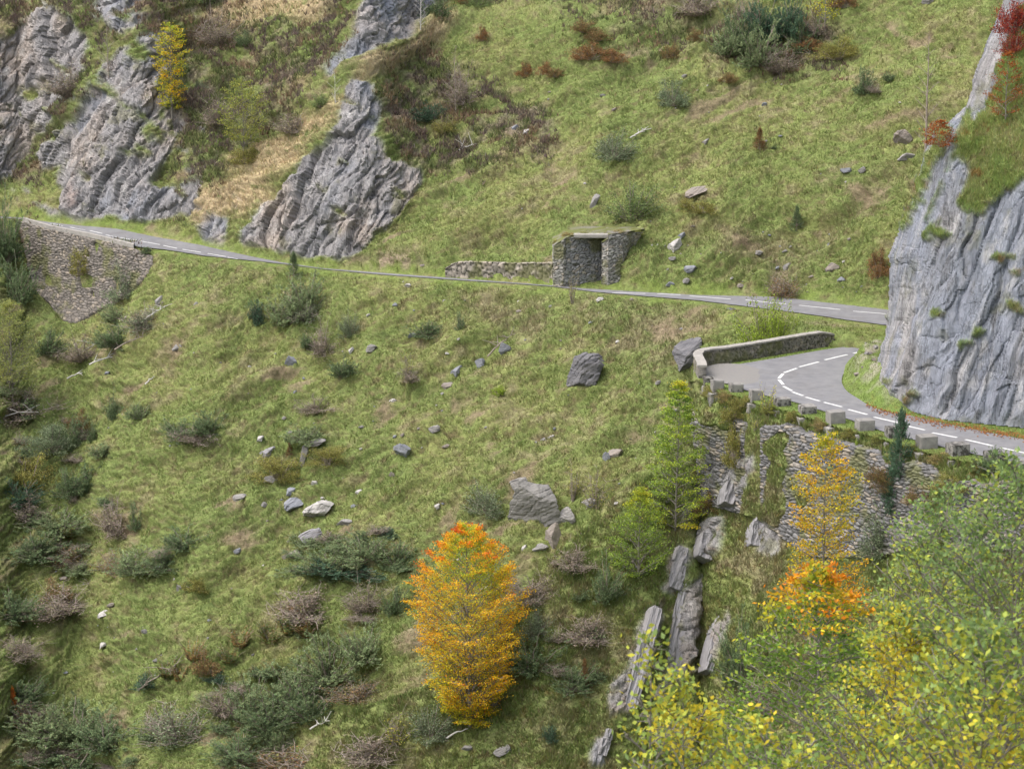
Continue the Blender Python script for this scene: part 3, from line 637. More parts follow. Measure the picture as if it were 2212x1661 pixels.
# parapet wall of the bend --------------------------------------------------------
def pathwall(name, pts, h, th, mat, su, sv, seed, base, parent, step=.09, rec=.07):
    p = sm2(resamp(pts, max(8, int(np.linalg.norm(np.diff(np.array(pts), axis=0), axis=1).sum()/step))), 4)
    d = np.gradient(p, axis=0); d /= np.linalg.norm(d, axis=1, keepdims=True); n = np.stack([d[:, 1], -d[:, 0]], 1)
    L = np.concatenate([[0], np.cumsum(np.linalg.norm(np.diff(p, axis=0), axis=1))])
    hh = np.interp(np.linspace(0, 1, len(p)), *h)
    prof = [(-1, v) for v in np.linspace(0, 1, 16)]+[(s, 1.) for s in np.linspace(-.9, .9, 6)]+[(1, v) for v in np.linspace(1, 0, 16)]
    P = np.zeros((len(p), len(prof), 3)); Nn = np.zeros_like(P); vv = np.zeros(P.shape[:2])
    for k, (s, v) in enumerate(prof):
        P[:, k, :2] = p+n*(th/2*s); P[:, k, 2] = -.6+(hh+.6)*v
        Nn[:, k, :2] = n*(s if abs(s) == 1 else 0); Nn[:, k, 2] = 0 if abs(s) == 1 else 1; vv[:, k] = P[:, k, 2]+th*(s > 0)*3
    U = np.repeat(L[:, None], len(prof), 1)
    Pd, c = masonry(P, Nn, U, vv, su, sv, seed, rec, rec, base)
    Vs = Pd.reshape(-1, 3); m, q = Pd.shape[:2]; F = [grid_faces(m, q)]
    for r in (0, m-1):                              # end caps
        F.append(np.array([[r*q+i, r*q+i+1, r*q+q-2-i, r*q+q-1-i] for i in range(q//2-1)]))
    w = mk('wall_body' if parent else name, Vs, np.concatenate(F), mat, parent, c)
    return p, n, hh, w
P1 = [tuple(onz(x, y)[:2]) for x, y in [(1517, 818), (1510, 806), (1506, 798), (1512, 790), (1530, 786), (1570, 782), (1650, 769), (1740, 753), (1798, 745)]]
par = empty('parapet_wall', (*P1[4], 0)); tag(par, 'long curved stone parapet wall with pale coping on the outside of the hairpin', 'parapet wall')
def unparent_loc(o, e): o.matrix_parent_inverse = Matrix.Translation(-Vector(e.location))
p, n, hh, w = pathwall('parapet_wall', P1, ([0, .04, .12, .93, 1], [.9, 1.1, 1.15, 1.15, .85]), .62, M['masonry'], .26, .19, 21, (.20, .185, .17), par); unparent_loc(w, par)
L = len(p); V = []; F = []; off = 0; k = 0
while k < L-3:
    e = min(L-1, k+random.randint(9, 15)); g = .5
    if L-1-e < 5: e = L-1
    seg = slice(k, e+1); pp = p[seg]; q = n[seg]; z0 = hh[seg]-.02; z1 = hh[seg]+.13+random.uniform(-.01, .01); hw = .36+random.uniform(-.015, .02)
    rings = np.stack([np.c_[pp-q*hw, z0], np.c_[pp-q*hw, z1-.02], np.c_[pp-q*(hw-.03), z1], np.c_[pp+q*(hw-.03), z1], np.c_[pp+q*hw, z1-.02], np.c_[pp+q*hw, z0]], 1)
    rings = rings+.012*fbm(rings*3, 2, 4)[..., None]
    m = len(pp); V.append(rings.reshape(-1, 3)); F.append(grid_faces(m, 6, None, off)); F.append(np.array([[off+0, off+1, off+2, off+3], [off+0, off+3, off+4, off+5], [off+(m-1)*6+0, off+(m-1)*6+3, off+(m-1)*6+2, off+(m-1)*6+1], [off+(m-1)*6, off+(m-1)*6+5, off+(m-1)*6+4, off+(m-1)*6+3]]))
    off += m*6; k = e
w = mk('coping', np.concatenate(V), np.concatenate(F), M['coping'], par, smooth=False); unparent_loc(w, par)

# concrete guard blocks -----------------------------------------------------------
blk = [(318, 790, 830, 70), (372, 812, 872, 85), (486, 832, 888, 95), (605, 872, 937, 90), (765, 920, 972, 108), (916, 965, 1018, 115), (1087, 1003, 1077, 118), (1262, 1053, 1120, 122), (1440, 1097, 1163, 122), (1635, 1150, 1228, 132), (1823, 1198, 1270, 142), (2048, 1245, 1310, 140), (2240, 1298, 1345, 145), (2460, 1350, 1400, 150)]
bl_lab = ['small blackened guard block nearest the end of the parapet wall, first of the row', 'pale guard block second from the parapet wall, set low on a tall footing', 'guard block third from the parapet wall with dark streaks on top', 'guard block just left of the yellow shrub', 'guard block just right of the yellow shrub, dark stained corner', 'guard block directly above the yellow beech with a rusty weathered edge', 'smooth clean pale guard block seventh from the parapet wall', 'large pale guard block with flat bright top, left of the blackened one beside the spruce', 'blackened guard block partly hidden behind the dark young spruce', 'pale cracked guard block just right of the young spruce', 'guard block with black stained top rim left of the roadside juniper', 'blackened guard block partly behind the roadside juniper', 'last guard block at the right edge of the photo']
def mkblock(seed, w, h, dark):
    e = empty('guard_block')
    mt = M['concrete']
    if dark is not None:
        mt = plain_mat('concrete block', (.25, .238, .22), (.165, .158, .15), 2.2, .9, .5, .03, dark=(.05, .047, .042), dscale=2.0, dlo=dark, dhi=dark+.1)
    V, F = bxv(-w/2, w/2, -w*.42, w*.42, 0, h, 12, 10, 8, .05, .03, seed); mk('block', V, F, mt, e)
    V, F = bxv(-w*.5, w*.5, -w*.5, w*.35, -1.3, -.02, 8, 8, 8, .09, .09, seed+3); f = mk('footing', V, F, M['footing'], e); f.location = (-w*.25, -w*.16, 0)
    return e
protos = {}
for k, (bxp, t0, t1, bw) in enumerate(blk):
    x, y = z2((bxp, t1)); D = ZC/tau(y-3); w = bw*.3602/FP*D*.97; h = (t1-t0)*.3602/FP*D*1.36
    Pn = P3(x, y, D); dk = [.40, .55, .50, .54, .47, .48, .62, .57, .43, .58, .45, .42, .45, .6][k]
    e = mkblock(k*7, w*.88, h*.92, dk); e.location = (Pn[0], Pn[1]+w*.4, Pn[2]-.12)
    q0 = z2(blk[max(k-1, 0)][:1]+(blk[max(k-1, 0)][2],)); q1 = z2(blk[min(k+1, 13)][:1]+(blk[min(k+1, 13)][2],))
    e.rotation_euler = (random.uniform(-.03, .03), random.uniform(-.03, .03), math.radians(random.uniform(8, 16)))
    if k < 13: tag(e, bl_lab[k], 'guard block', 'concrete guard blocks along the outside of the bend')
    else: tag(e, 'guard block beyond the right edge', 'guard block', 'concrete guard blocks along the outside of the bend')

# niche building ------------------------------------------------------------------
# measured corners: front plane roughly facing the camera at D ~ 203
def patch(c00, c10, c11, c01, nu, nv, su, sv, seed, base, parent, name, th=0, rec=.08, var=.09):
    c00, c10, c11, c01 = [np.array(c, float) for c in (c00, c10, c11, c01)]
    u, v = np.meshgrid(np.linspace(0, 1, nu), np.linspace(0, 1, nv)); u = u[..., None]; v = v[..., None]
    P = (c00*(1-u)+c10*u)*(1-v)+(c01*(1-u)+c11*u)*v
    N = np.cross(c10-c00, c01-c00); N /= np.linalg.norm(N); 
    lu = np.linalg.norm(c10-c00); lv = np.linalg.norm(c01-c00)
    Pd, c = masonry(P, np.broadcast_to(N, P.shape), u[..., 0]*lu, v[..., 0]*lv, su, sv, seed, rec, var, base)
    return Pd.reshape(-1, 3), grid_faces(nv, nu), c.reshape(-1, 3)
def join(parts, name, mat, parent):
    V = []; F = []; Cc = []; o = 0
    for v, f, c in parts: V.append(v); F.append(f+o); Cc.append(c); o += len(v)
    return mk(name, np.concatenate(V), np.concatenate(F), mat, parent, np.concatenate(Cc))
def slabbox(pts, y0, y1, **k):       # front outline polygon (x,z) extruded in depth: quads only
    pass
yb = 616; Dn = ZC/tau(yb)-1.2; px = lambda dx: dx/FP*Dn          # metres per photo px
def W2(x, y, back=0): q = P3(np.array(float(x)), np.array(float(y)), Dn); return np.array([q[0]*(1+0*back), q[1]+back, q[2]])
nb = empty('stone_shelter', W2(1280, 616)); tag(nb, 'roofed dry stone niche with dark doorway standing above the road', 'stone shelter')
BASE = (.27, .262, .25)
zb = -.4
def col(x, back): q = W2(x, 600); return q[0], q[1]+back
def vquad(xa, ba, xb, bb, yta, ytb, nu, seed, base=BASE, su=.55, sv=.2):
    Aa = W2(xa, 600); Bb = W2(xb, 600); za = W2(xa, yta)[2]; zb2 = W2(xb, ytb)[2]
    p00 = (Aa[0], Aa[1]+ba, zb); p10 = (Bb[0], Bb[1]+bb, zb); p11 = (Bb[0], Bb[1]+bb, zb2); p01 = (Aa[0], Aa[1]+ba, za)
    n = max(8, int(math.hypot(p10[0]-p00[0], p10[1]-p00[1])/.07)); return patch(p00, p10, p11, p01, n, 70, su, sv, seed, base, None, '')
def hquad(pts, n=10):
    p = [np.array(q, float) for q in pts]; u, v = np.meshgrid(np.linspace(0, 1, n), np.linspace(0, 1, n)); u = u[..., None]; v = v[..., None]
    P = (p[0]*(1-u)+p[1]*u)*(1-v)+(p[3]*(1-u)+p[2]*u)*v; P[..., 2] += .05*fbm(P*2, 3, 3)
    return P.reshape(-1, 3), grid_faces(n, n), mixc(np.broadcast_to(np.array([.17, .16, .14]), (n*n, 3)), np.array([.12, .13, .045]), sstep(-.4, .2, fbm(P.reshape(-1, 3)*1.5, 3, 5)))
# left pier: sloping top from (1195,522) up to (1240,508); front face x 1195..1215 splayed back to the door wall 1215..1300
parts = [vquad(1195, 0, 1217, -.3, 531, 516, 20, 1), vquad(1217, -.3, 1222, -.1, 516, 513, 8, 2), vquad(1222, -.1, 1302, 1.9, 513, 513, 60, 3, (.235, .235, .24)), vquad(1195, 3.5, 1195, 0, 531, 531, 20, 4)]
w = join(parts, 'side_wall', M['masonry'], nb); w.matrix_parent_inverse = Matrix.Translation(-nb.location)
parts = [vquad(1300, .0, 1313, -.55, 524, 516, 10, 6, (.27, .26, .245)), vquad(1313, -.55, 1345, .1, 506, 504, 40, 5), vquad(1345, .1, 1392, 1.8, 504, 506, 50, 7), vquad(1300, 2.8, 1300, .0, 524, 524, 20, 8, (.14, .14, .14))]  # last quad: pier cheek facing the recess, shade painted in as darker stone
# the right pier tapers to the foot: shear its right end inward
def shear(v):
    x0 = W2(1345, 600)[0]; z1 = W2(1345, 505)[2]; f = np.clip((v[:, 0]-x0)/px(47), 0, 1.2); h = np.clip((z1-v[:, 2])/px(108), 0, 1.1)
    v = v.copy(); v[:, 0] -= f*h*px(62); return v
parts = [(shear(v), f, c) for v, f, c in parts]
w = join(parts, 'pier', M['masonry'], nb); w.matrix_parent_inverse = Matrix.Translation(-nb.location)
def P_(x, y, b): q = W2(x, y); return (q[0], q[1]+b, q[2])
parts = [hquad([P_(1195, 531, 0), P_(1217, 516, -.35), P_(1217, 512, 4), P_(1195, 525, 4)]), hquad([P_(1217, 516, -.35), P_(1235, 510, .6), P_(1235, 508, 4), P_(1217, 510, 4)]),
         hquad([P_(1300, 524, -.05), P_(1313, 514, -.6), P_(1316, 508, 2), P_(1300, 516, 3)]), hquad([P_(1313, 505, -.6), P_(1395, 503, 2.6), P_(1395, 501.5, 6), P_(1313, 503, 6)]), hquad([P_(1230, 511, .5), P_(1320, 508, 2), P_(1395, 502, 7), P_(1235, 506, 7)])]
w = join(parts, 'roof', M['masonry'], nb); w.matrix_parent_inverse = Matrix.Translation(-nb.location)
a = P_(1240, 515, .1); b = P_(1322, 509, .1)
V, F = bxv(a[0], b[0], a[1]-.1, a[1]+1.2, a[2]+.02, a[2]+.36, 16, 4, 4, .04, .03, 3)
w = mk('lintel', V, F, M['coping'], nb); w.matrix_parent_inverse = Matrix.Translation(-nb.location)
parts = [vquad(1290, 3.0, 1310, 3.0, 512, 512, 20, 11, (.10, .10, .105))]  # stone coloured near black to paint the shade deep in the doorway
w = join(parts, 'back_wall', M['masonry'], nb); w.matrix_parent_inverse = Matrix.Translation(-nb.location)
# low dry stone wall left of it
pts = [tuple(onz(x, y)[:2]) for x, y in [(962, 598), (1010, 601), (1080, 604), (1150, 609), (1198, 613)]]
lw = empty('low_stone_wall', (*pts[2], 0)); tag(lw, 'low pale dry stone wall along the road left of the stone shelter', 'stone wall')
p, n, hh, w = pathwall('low_stone_wall', pts, ([0, .1, .25, .6, 1], [.9, 1.55, 1.7, 1.75, 2.1]), .7, M['masonry'], .62, .40, 31, (.285, .255, .22), lw, rec=.16); unparent_loc(w, lw)

# ================================================================== ROCKS
def rockmesh(seed, facets=11, rough=.12, n=24, flat=1.):
    V, F = bxv(-.5, .5, -.5, .5, -.5, .5, n, n, n, .16, 0, seed)
    r = np.random.default_rng(seed); V = V/np.linalg.norm(V, axis=1, keepdims=True)**.45*.72**.55
    for _ in range(facets):
        d = r.normal(size=3); d /= np.linalg.norm(d); h = r.uniform(.30, .44); s = V@d; m = s > h
        V[m] -= d[None]*(s[m]-h)[:, None]*.95
    V = V+V*(rough*fbm(V*2.5+seed, 4, seed))[:, None]+V*(rough*.8*ridged(V@np.array([[1, 0, .4], [0, 1, 0], [-.4, 0, 1]])*np.array([1, 1, 5.])+seed, 3, seed))[:, None]
    ax = np.array([-.45, .25, .85]); st_ = V@ax*7+.8*fbm(V*2+seed, 3, seed); lay = np.floor(st_)+sstep(.75, 1, st_-np.floor(st_)); V = V*(1+.07*(_h(lay.astype(int), lay.astype(int)*0, lay.astype(int)*0, seed)-.5))[:, None]*(1-.05*np.exp(-((st_-np.floor(st_)-.9)/.08)**2))[:, None]
    mn, mx = V.min(0), V.max(0); V = (V-(mn+mx)/2)/(mx-mn)
    me = mk('tmp', V, F, None); m = me.data; m.polygons.foreach_set('use_smooth', np.full(len(m.polygons), False)); bpy.data.objects.remove(me); return m
rmesh = [rockmesh(100+k, 8+k % 5) for k in range(9)]
cache = {}
def rock_ob(name, x, y, w, h, mat, k=None, tilt=0, depth=.8, sink=.15, sheet=None, lift=None):
    """x,y = centre of the visible stone in the photo; w,h its size there"""
    g = pick(x, y+h*.42, sheet); D = g[1]; ww = w/FP*D; hh = h/FP*D
    if w > 60: ww *= 1.2; hh *= 1.15
    k = random.randrange(9) if k is None else k; key = (k, mat)
    if key not in cache:
        m = rmesh[k].copy(); m.materials.append(M[mat]); cache[key] = m
    o = bpy.data.objects.new(name, cache[key]); C.objects.link(o)
    o.scale = (ww, max(ww*depth, .1), hh*1.2)
    o.location = (g[0], g[1]+ww*depth*.2, g[2]+hh*(.42-sink))
    o.rotation_euler = (random.uniform(-.1, .1), math.radians(-tilt), random.uniform(-.25, .25)); return o
BR = [
 (1150, 1090, 112, 92, 'slate_pale', 20, 'huge striated grey boulder below the grey-green round shrub, largest on the slope'),
 (1124, 1050, 42, 26, 'pale', 10, 'flat-topped rock showing just behind the huge striated boulder'),
 (1226, 1112, 46, 34, 'pale', 5, 'crumbly pale rock immediately right of the huge striated boulder'),
 (1200, 1160, 40, 58, 'tanstone', 20, 'tan crumbling outcrop lower right of the huge striated boulder'),
 (1276, 1092, 34, 22, 'pale', 25, 'pale rock beside the thin yellowish sapling, right of the huge boulder'),
 (1265, 803, 80, 66, 'slate', 22, 'large dark layered schist boulder in the middle of the upper meadow'),
 (1290, 777, 48, 28, 'slate', -15, 'smaller dark rock leaning behind the layered schist boulder'),
 (1500, 772, 66, 44, 'slate', 25, 'dark pointed rock against the left end of the parapet wall'),
 (874, 984, 36, 34, 'bluestone', 35, 'grey angular rock standing alone in the mid meadow, below the largest cluster of loose stones'),
 (635, 795, 30, 26, 'bluestone', 10, 'round grey rock left of the small dark juniper clump'),
 (1040, 791, 22, 20, 'bluestone', 15, 'small square bluish rock left of the layered schist boulder'),
 (1091, 756, 28, 24, 'bluestone', 40, 'upright bluish stone uphill and left of the layered schist boulder'),
 (988, 808, 32, 16, 'bluestone', 25, 'low blue-grey stone pair left of the small square bluish rock'),
 (970, 843, 32, 13, 'tanstone', 5, 'flat tan stone downhill of the blue-grey stone pair'),
 (805, 766, 34, 17, 'pale', 28, 'long pale stone downhill of the spreading juniper'),
 (648, 1100, 50, 26, 'bluestone', 28, 'smooth lens-shaped blue-grey slab'),
 (645, 1082, 22, 16, 'bluestone', 0, 'small dark grey rock sitting above the smooth lens-shaped slab'),
 (694, 1112, 62, 32, 'palest', 32, 'pale flaking rock outcrop right of the smooth lens-shaped slab'),
 (750, 1136, 44, 14, 'pale', 20, 'thin pale ledge stone below the pale flaking outcrop'),
 (679, 1165, 58, 28, 'slab', 18, 'broad grey ledge rock with flaky top left of the juniper thicket'),
 (648, 1207, 34, 20, 'tanstone', 0, 'rounded brownish rock below the broad grey ledge rock'),
 (580, 986, 42, 18, 'slab', 15, 'half-buried grey rock beside the yellow mossy hummock'),
 (662, 988, 18, 44, 'pale', -12, 'upright white rock edge under a grassy hummock'),
 (690, 968, 56, 12, 'pale', 18, 'white rock rim curving over a grassy hummock'),
 (587, 1043, 32, 18, 'pale', 0, 'broken pale rocks at the foot of the yellow mossy hummock'),
 (1328, 985, 40, 22, 'tanstone', 10, 'brown angular rock in the right meadow, left of the green beech'),
 (1312, 996, 20, 24, 'bluestone', -20, 'small grey rock touching the left of the brown angular rock'),
 (849, 1029, 16, 12, 'tanstone', 0, 'small tan stone below the lone grey angular rock'),
 (945, 945, 28, 13, 'pale', 12, 'low pale stone right and uphill of the lone grey angular rock'),
 (1178, 958, 15, 8, 'pale', 0, 'small white stone in the middle of the meadow'),
 (1460, 541, 36, 24, 'palest', 22, 'large pale boulder right of the stone shelter'),
 (1492, 594, 32, 14, 'bluestone', 8, 'blue-grey slab on the bank above the road right of the stone shelter'),
 (1480, 611, 20, 12, 'pale', 15, 'pale stone below the blue-grey slab on the roadside bank'),
 (1508, 431, 54, 14, 'tanstone', 28, 'long tan ledge of rock high on the slope above the pale boulder'),
 (1285, 436, 16, 30, 'pale', -25, 'narrow upright pale rock left of the round green willow'),
 (1955, 302, 44, 36, 'tanstone', 10, 'tan crag at the head of the brown gully'),
 (1960, 341, 38, 14, 'pale', 12, 'flat grey rock just below the tan crag at the gully head'),
 (1835, 384, 26, 10, 'bluestone', 3, 'flat blue-grey stone on the open slope left of the gully'),
 (1801, 587, 32, 18, 'tanstone', 20, 'tan stone on the slope just left of the cliff, right of the gully mouth'),
 (1701, 575, 18, 18, 'pale', 0, 'squarish pale rock lodged in the gully mouth'),
 (2014, 11, 30, 14, 'pale', 12, 'pale stone at the top edge of the photo'),
 (1636, 550, 24, 10, 'pale', 5, 'pale flat stone uphill of the gully mouth'),
 (1600, 622, 18, 9, 'tanstone', 0, 'small tan stone at the verge of the upper road'),
 (1580, 676, 24, 12, 'slate', -10, 'dark rock on the lower verge of the upper road'),
 (1305, 210, 14, 9, 'pale', 20, 'tiny white stone below the rusty heath clumps'),
 (1008, 1617, 34, 10, 'pale', 25, 'thin pale stone on the grassy spur below the orange beech'),
 (1084, 1619, 46, 14, 'pale', 30, 'long pale stone lower right of the orange beech'),
 (1170, 1190, 40, 14, 'pale', 22, 'pale flat stone right of the orange beech crown'),
 (362, 1437, 0, 0, '', 0, ''),
 (360, 1240, 22, 13, 'bluestone', 5, 'grey rock downhill of the brown and green bush row'),
 (370, 915, 0, 0, '', 0, ''),
 (255, 1340, 34, 10, 'palest', 28, 'long flat pale stone in the lower left meadow'),
 (232, 1394, 32, 9, 'palest', 40, 'slanting white splinter of rock in the lower left meadow'),
 (330, 1375, 16, 14, 'pale', 10, 'small white triangular rock in the lower left meadow'),
 (396, 1275, 14, 18, 'pale', 20, 'small white upright stone near the dark ferns'),
 (518, 1425, 0, 0, '', 0, ''),
 (390, 756, 26, 12, 'pale', 35, 'pale slanting stone right of the dead brushwood'),
 (345, 648, 26, 16, 'pale', 35, 'pale stone on the crest right of the far retaining wall'),
 (520, 1092, 34, 13, 'pale', 10, 'broken white stones left of the lens-shaped slab'),
 (575, 1108, 16, 12, 'pale', 0, 'small white stone beside the broken white stones'),
]
M['palest'] = plain_mat('weathered white stone', (.42, .40, .38), (.28, .27, .255), 3, .9, .8, .05, dark=(.14, .13, .11)); M['slate_pale'] = plain_mat('striated boulder', (.25, .24, .225), (.14, .135, .13), 1.1, .9, 1., .14, (1, 1, 5), (math.radians(8), math.radians(28), 0), dark=(.12, .115, .09), dlo=.55, dhi=.75, dscale=.9)
for n_, (x, y, w, h, mt, tl, lab) in enumerate(BR):
    if not w: continue
    o = rock_ob('boulder' if w > 40 else 'rock', x, y, w, h, mt, n_ % 9, tl*.8)
    tag(o, lab, 'boulder' if w > 40 else 'rock', 'rocks lying on the slopes')
# long limestone slabs leaning out of the spur
SL = [(1588, 1060, 46, 84, 22, 'broken schist face showing between the two parts of the retaining wall'), (1640, 1150, 40, 90, 16, 'low grey outcrop at the foot of the wall right of the knobbly slab'), (1456, 1238, 40, 104, 22, 'short broad limestone slab highest on the spur, below the green beech'), (1543, 1172, 48, 96, 24, 'knobbly limestone slab just under the foot of the retaining wall'),
      (1462, 1372, 46, 250, 17, 'longest tall limestone slab in the middle of the spur'), (1370, 1432, 40, 250, 21, 'long dark-streaked limestone slab left of the longest one'),
      (1548, 1392, 30, 150, 24, 'narrow limestone slab right of the longest one'), (1300, 1610, 26, 66, 24, 'small slab sticking out at the bottom of the spur'), (1402, 1350, 22, 70, 12, 'little slab capping the top of the dark-streaked slab')]
for k, (x, y, w, h, tl, lab) in enumerate(SL):
    g = pick(x, y); D = g[1]; m = cache.get(('s', k % 4))
    if m is None:
        V, F = bxv(-.5, .5, -.5, .5, -.5, .5, 20, 8, 60, .04, 0, k)
        V[:, 0] *= 1-.45*np.abs(V[:, 2]+.1)**1.5*1.6; V += .06*np.stack([fbm(V*np.array([2, 2, 5])+k*3, 4, k), fbm(V*np.array([4, 3, 7])+k, 4, k+2), 0*V[:, 0]], 1)
        V[:, 0] += .10*(V[:, 2] > .12+.1*fbm(V*3, 2, k))*(1 if k % 2 else -1); V[:, 1] -= .15*ridged(V*np.array([3, 2, 2.2])+k, 5, k+4)
        o = mk('rock_slab', V, F, M['slab']); m = o.data; cache[('s', k % 4)] = m
        m.polygons.foreach_set('use_smooth', np.full(len(m.polygons), False)); bpy.data.objects.remove(o)
    o = bpy.data.objects.new('rock_slab', m); C.objects.link(o)
    hh = h/FP*D*1.15; ww = w/FP*D*1.25; o.scale = (ww*.68, 1.5, hh*.85); o.location = (g[0], g[1]+.45, g[2]-.05)
    o.rotation_euler = (math.radians(-30), math.radians(tl), math.radians(6)); tag(o, lab, 'rock slab', 'limestone slabs on the spur')
# loose stones
cnt = 0
zones = [((560, 640, 1480, 1230), 95), ((1250, 500, 1900, 640), 46), ((1080, 180, 2000, 500), 26), ((60, 1150, 700, 1500), 34), ((820, 560, 1500, 660), 16), ((200, 640, 700, 1000), 16)]
for (x0, y0, x1, y1), num in zones:
    for _ in range(int(num*1.2)):
        x = random.uniform(x0, x1); y = random.uniform(y0, y1)
        if abs(y-pl(roadN, x)) < 14 or abs(y-pl(roadF, x)) < 10 or (x > 1480 and y > 640): continue
        if 1195 < x < 1400 and 500 < y < 620: continue
        w = random.choice([4, 5, 5, 6, 7, 8, 10, 13, 18]); o = rock_ob('stone', x, y, w, w*random.uniform(.35, .6), random.choice(['pale', 'palest', 'palest', 'bluestone', 'tanstone']), random.randrange(9), random.uniform(0, 35), sink=.05)
        tag(o, 'small loose stone lying in the grass, one of many scattered ones', 'stone', 'small loose stones in the grass'); cnt += 1
for _ in range(26):      # rubble at the inside of the bend
    x, y = random.uniform(1835, 1890), random.uniform(745, 840)
    if x < np.interp(y, [745, 790, 840], [1880, 1845, 1848]): continue
    g = onz(x, y); key = (1, 'tanstone'); 
    o = bpy.data.objects.new('stone', cache[random.choice([q for q in cache if q[1] in ('pale', 'tanstone')])]); C.objects.link(o)
    s = random.uniform(.15, .5); o.scale = (s, s, s*.6); g = pick(x, y, 'near'); o.location = (g[0], g[1], g[2]+.1*s); o.rotation_euler = (0, .3, random.uniform(0, 6)); tag(o, 'loose stone in the rubble heap at the inner foot of the cliff', 'stone', 'rubble at the cliff foot')

# ================================================================== GRASS AND SCRUB (uncountable cover)
def tris(base, up, side, col):
    V = np.stack([base-side, base+side, base+up], 1); n = len(base)
    cc = np.stack([col*.9, col*.9, col*1.08], 1)
    return V.reshape(-1, 3), np.arange(n*3).reshape(n, 3), cc.reshape(-1, 3)
def sample(G, X, Y, stepx, n, x0, x1, y0, y1, wfn=None):
    x = rng.uniform(x0, x1, n); y = rng.uniform(y0, y1, n)
    j = np.clip((x-X[0])/stepx, 0, len(X)-2); i = np.clip((y-Y[0])/stepx, 0, len(Y)-2)
    i0 = i.astype(int); j0 = j.astype(int); b = rng.random((n, 1)); a = rng.random((n, 1))
    P = (G[i0, j0]*(1-a)+G[i0+1, j0]*a)*(1-b)+(G[i0, j0+1]*(1-a)+G[i0+1, j0+1]*a)*b
    return P, i0, j0, x, y
def blades(P, col, h, w, lean=.5, name='grass'):
    n = len(P); az = rng.uniform(0, 2*math.pi, n); up = np.stack([np.cos(az)*lean*rng.random(n), np.sin(az)*lean*rng.random(n)-.25, np.ones(n)], 1)*h[:, None]
    a2 = rng.uniform(-.9, .9, n); side = np.stack([np.cos(a2), np.sin(a2), 0*a2], 1)*w[:, None]/2
    o = mk(name, *tris(P-np.array([0, 0, .03]), up, side, col)[:2], M['blade'], None, tris(P, up, side, col)[2], smooth=False)
    return o
def jit(c, a=.10):
    n = len(c); return c*(1+a*rng.normal(size=(n, 1)))*(1+.06*rng.normal(size=(n, 3)))
# far slope
P_s, I, J, X_, Y_ = sample(HP, hx, hy, STEP, 640000, -80, 2290, -40, 1700)
tn = fbm(P_s*np.array([1.3, 1.3, 2.4]), 2, 5)
ok = (rock[I, J] < .5) & ((saw[I, J] > .3) | (rng.random(len(X_)) < .4)) & (rng.random(len(X_)) > soil[I, J]*.8) & ~((Y_ < pl(roadN, X_)+.5) & (Y_ > pl(roadF, X_)-1)) & ~inpoly(X_, Y_, wallL) & (tn > -.35) & ~inpoly(X_, Y_, [(1190, 504), (1400, 500), (1390, 520), (1320, 620), (1190, 620)])
st = start[np.clip(((X_-nx_[0])/STEP).astype(int), 0, len(nx_)-1)]
ok &= (Y_ < st+10)
P_s, I, J, X_, Y_, tn = P_s[ok], I[ok], J[ok], X_[ok], Y_[ok], tn[ok]
c = turf(P_s, dry[I, J], brown[I, J], scrub[I, J]*.8); nearr = sstep(3, 30, np.minimum(np.abs(Y_-pl(roadN, X_)), np.abs(Y_-pl(roadF, X_))))
h = (.10+.16*rng.random(len(P_s)))*(1+.9*sstep(0, .4, tn)+dry[I, J]*1.3+brown[I, J]*.6)*(.3+.7*nearr)
tanb = rng.random(len(P_s)) < .12+.3*brown[I, J]; c[tanb] = c[tanb]*.6+G_TAN*.45
tag(blades(P_s, jit(c*1.12), h, .05+.04*rng.random(len(P_s)), .9), kind='stuff')
# spur
P_s, I, J, X_, Y_ = sample(NPd, nx_, ny_, STEP, 330000, 480, 2290, 740, 1720)
tn = fbm(P_s*np.array([1.5, 1.5, 2.4]), 2, 6)
ok = val[I, J] & ~nearwall[I, J] & (tn > -.4) & ~flat[I, J] & (nrk[I, J] < .5)
P_s, I, J, X_, Y_, tn = P_s[ok], I[ok], J[ok], X_[ok], Y_[ok], tn[ok]
c = NC[I, J]; h = (.12+.2*rng.random(len(P_s)))*(1+1.2*sstep(0, .4, tn)); b_ = rng.random(len(P_s)) < .12; c[b_] = G_TAN
tag(blades(P_s, jit(c*1.12), h, .06+.04*rng.random(len(P_s)), .9), kind='stuff')
# short verge turf of the bend, outside the asphalt
P_s, I, J, X_, Y_ = sample(NPd, nx_, ny_, STEP, 60000, 1497, 2290, 740, 1030)
mo = inpoly(X_, Y_, outer+inner[::-1]); ok = flat[I, J] & ~mo & val[I, J]; P_s, I, J = P_s[ok], I[ok], J[ok]
tag(blades(P_s, jit(turf(P_s, 0*P_s[:, 0], 0*P_s[:, 0], 0*P_s[:, 0])*1.1), .07+.1*rng.random(len(P_s)), .05+0*P_s[:, 0], .6), kind='stuff')
# cliff turf
P_s, I, J, X_, Y_ = sample(KPd, cx, cy, 2.6, 120000, 1900, 2320, -40, 930)
ok = (rk[I, J] < .5) & kv[I, J]; P_s, I, J = P_s[ok], I[ok], J[ok]
tag(blades(P_s, jit(KC[I, J]*1.3), .15+.3*rng.random(len(P_s)), .05+.03*rng.random(len(P_s)), .9), kind='stuff')
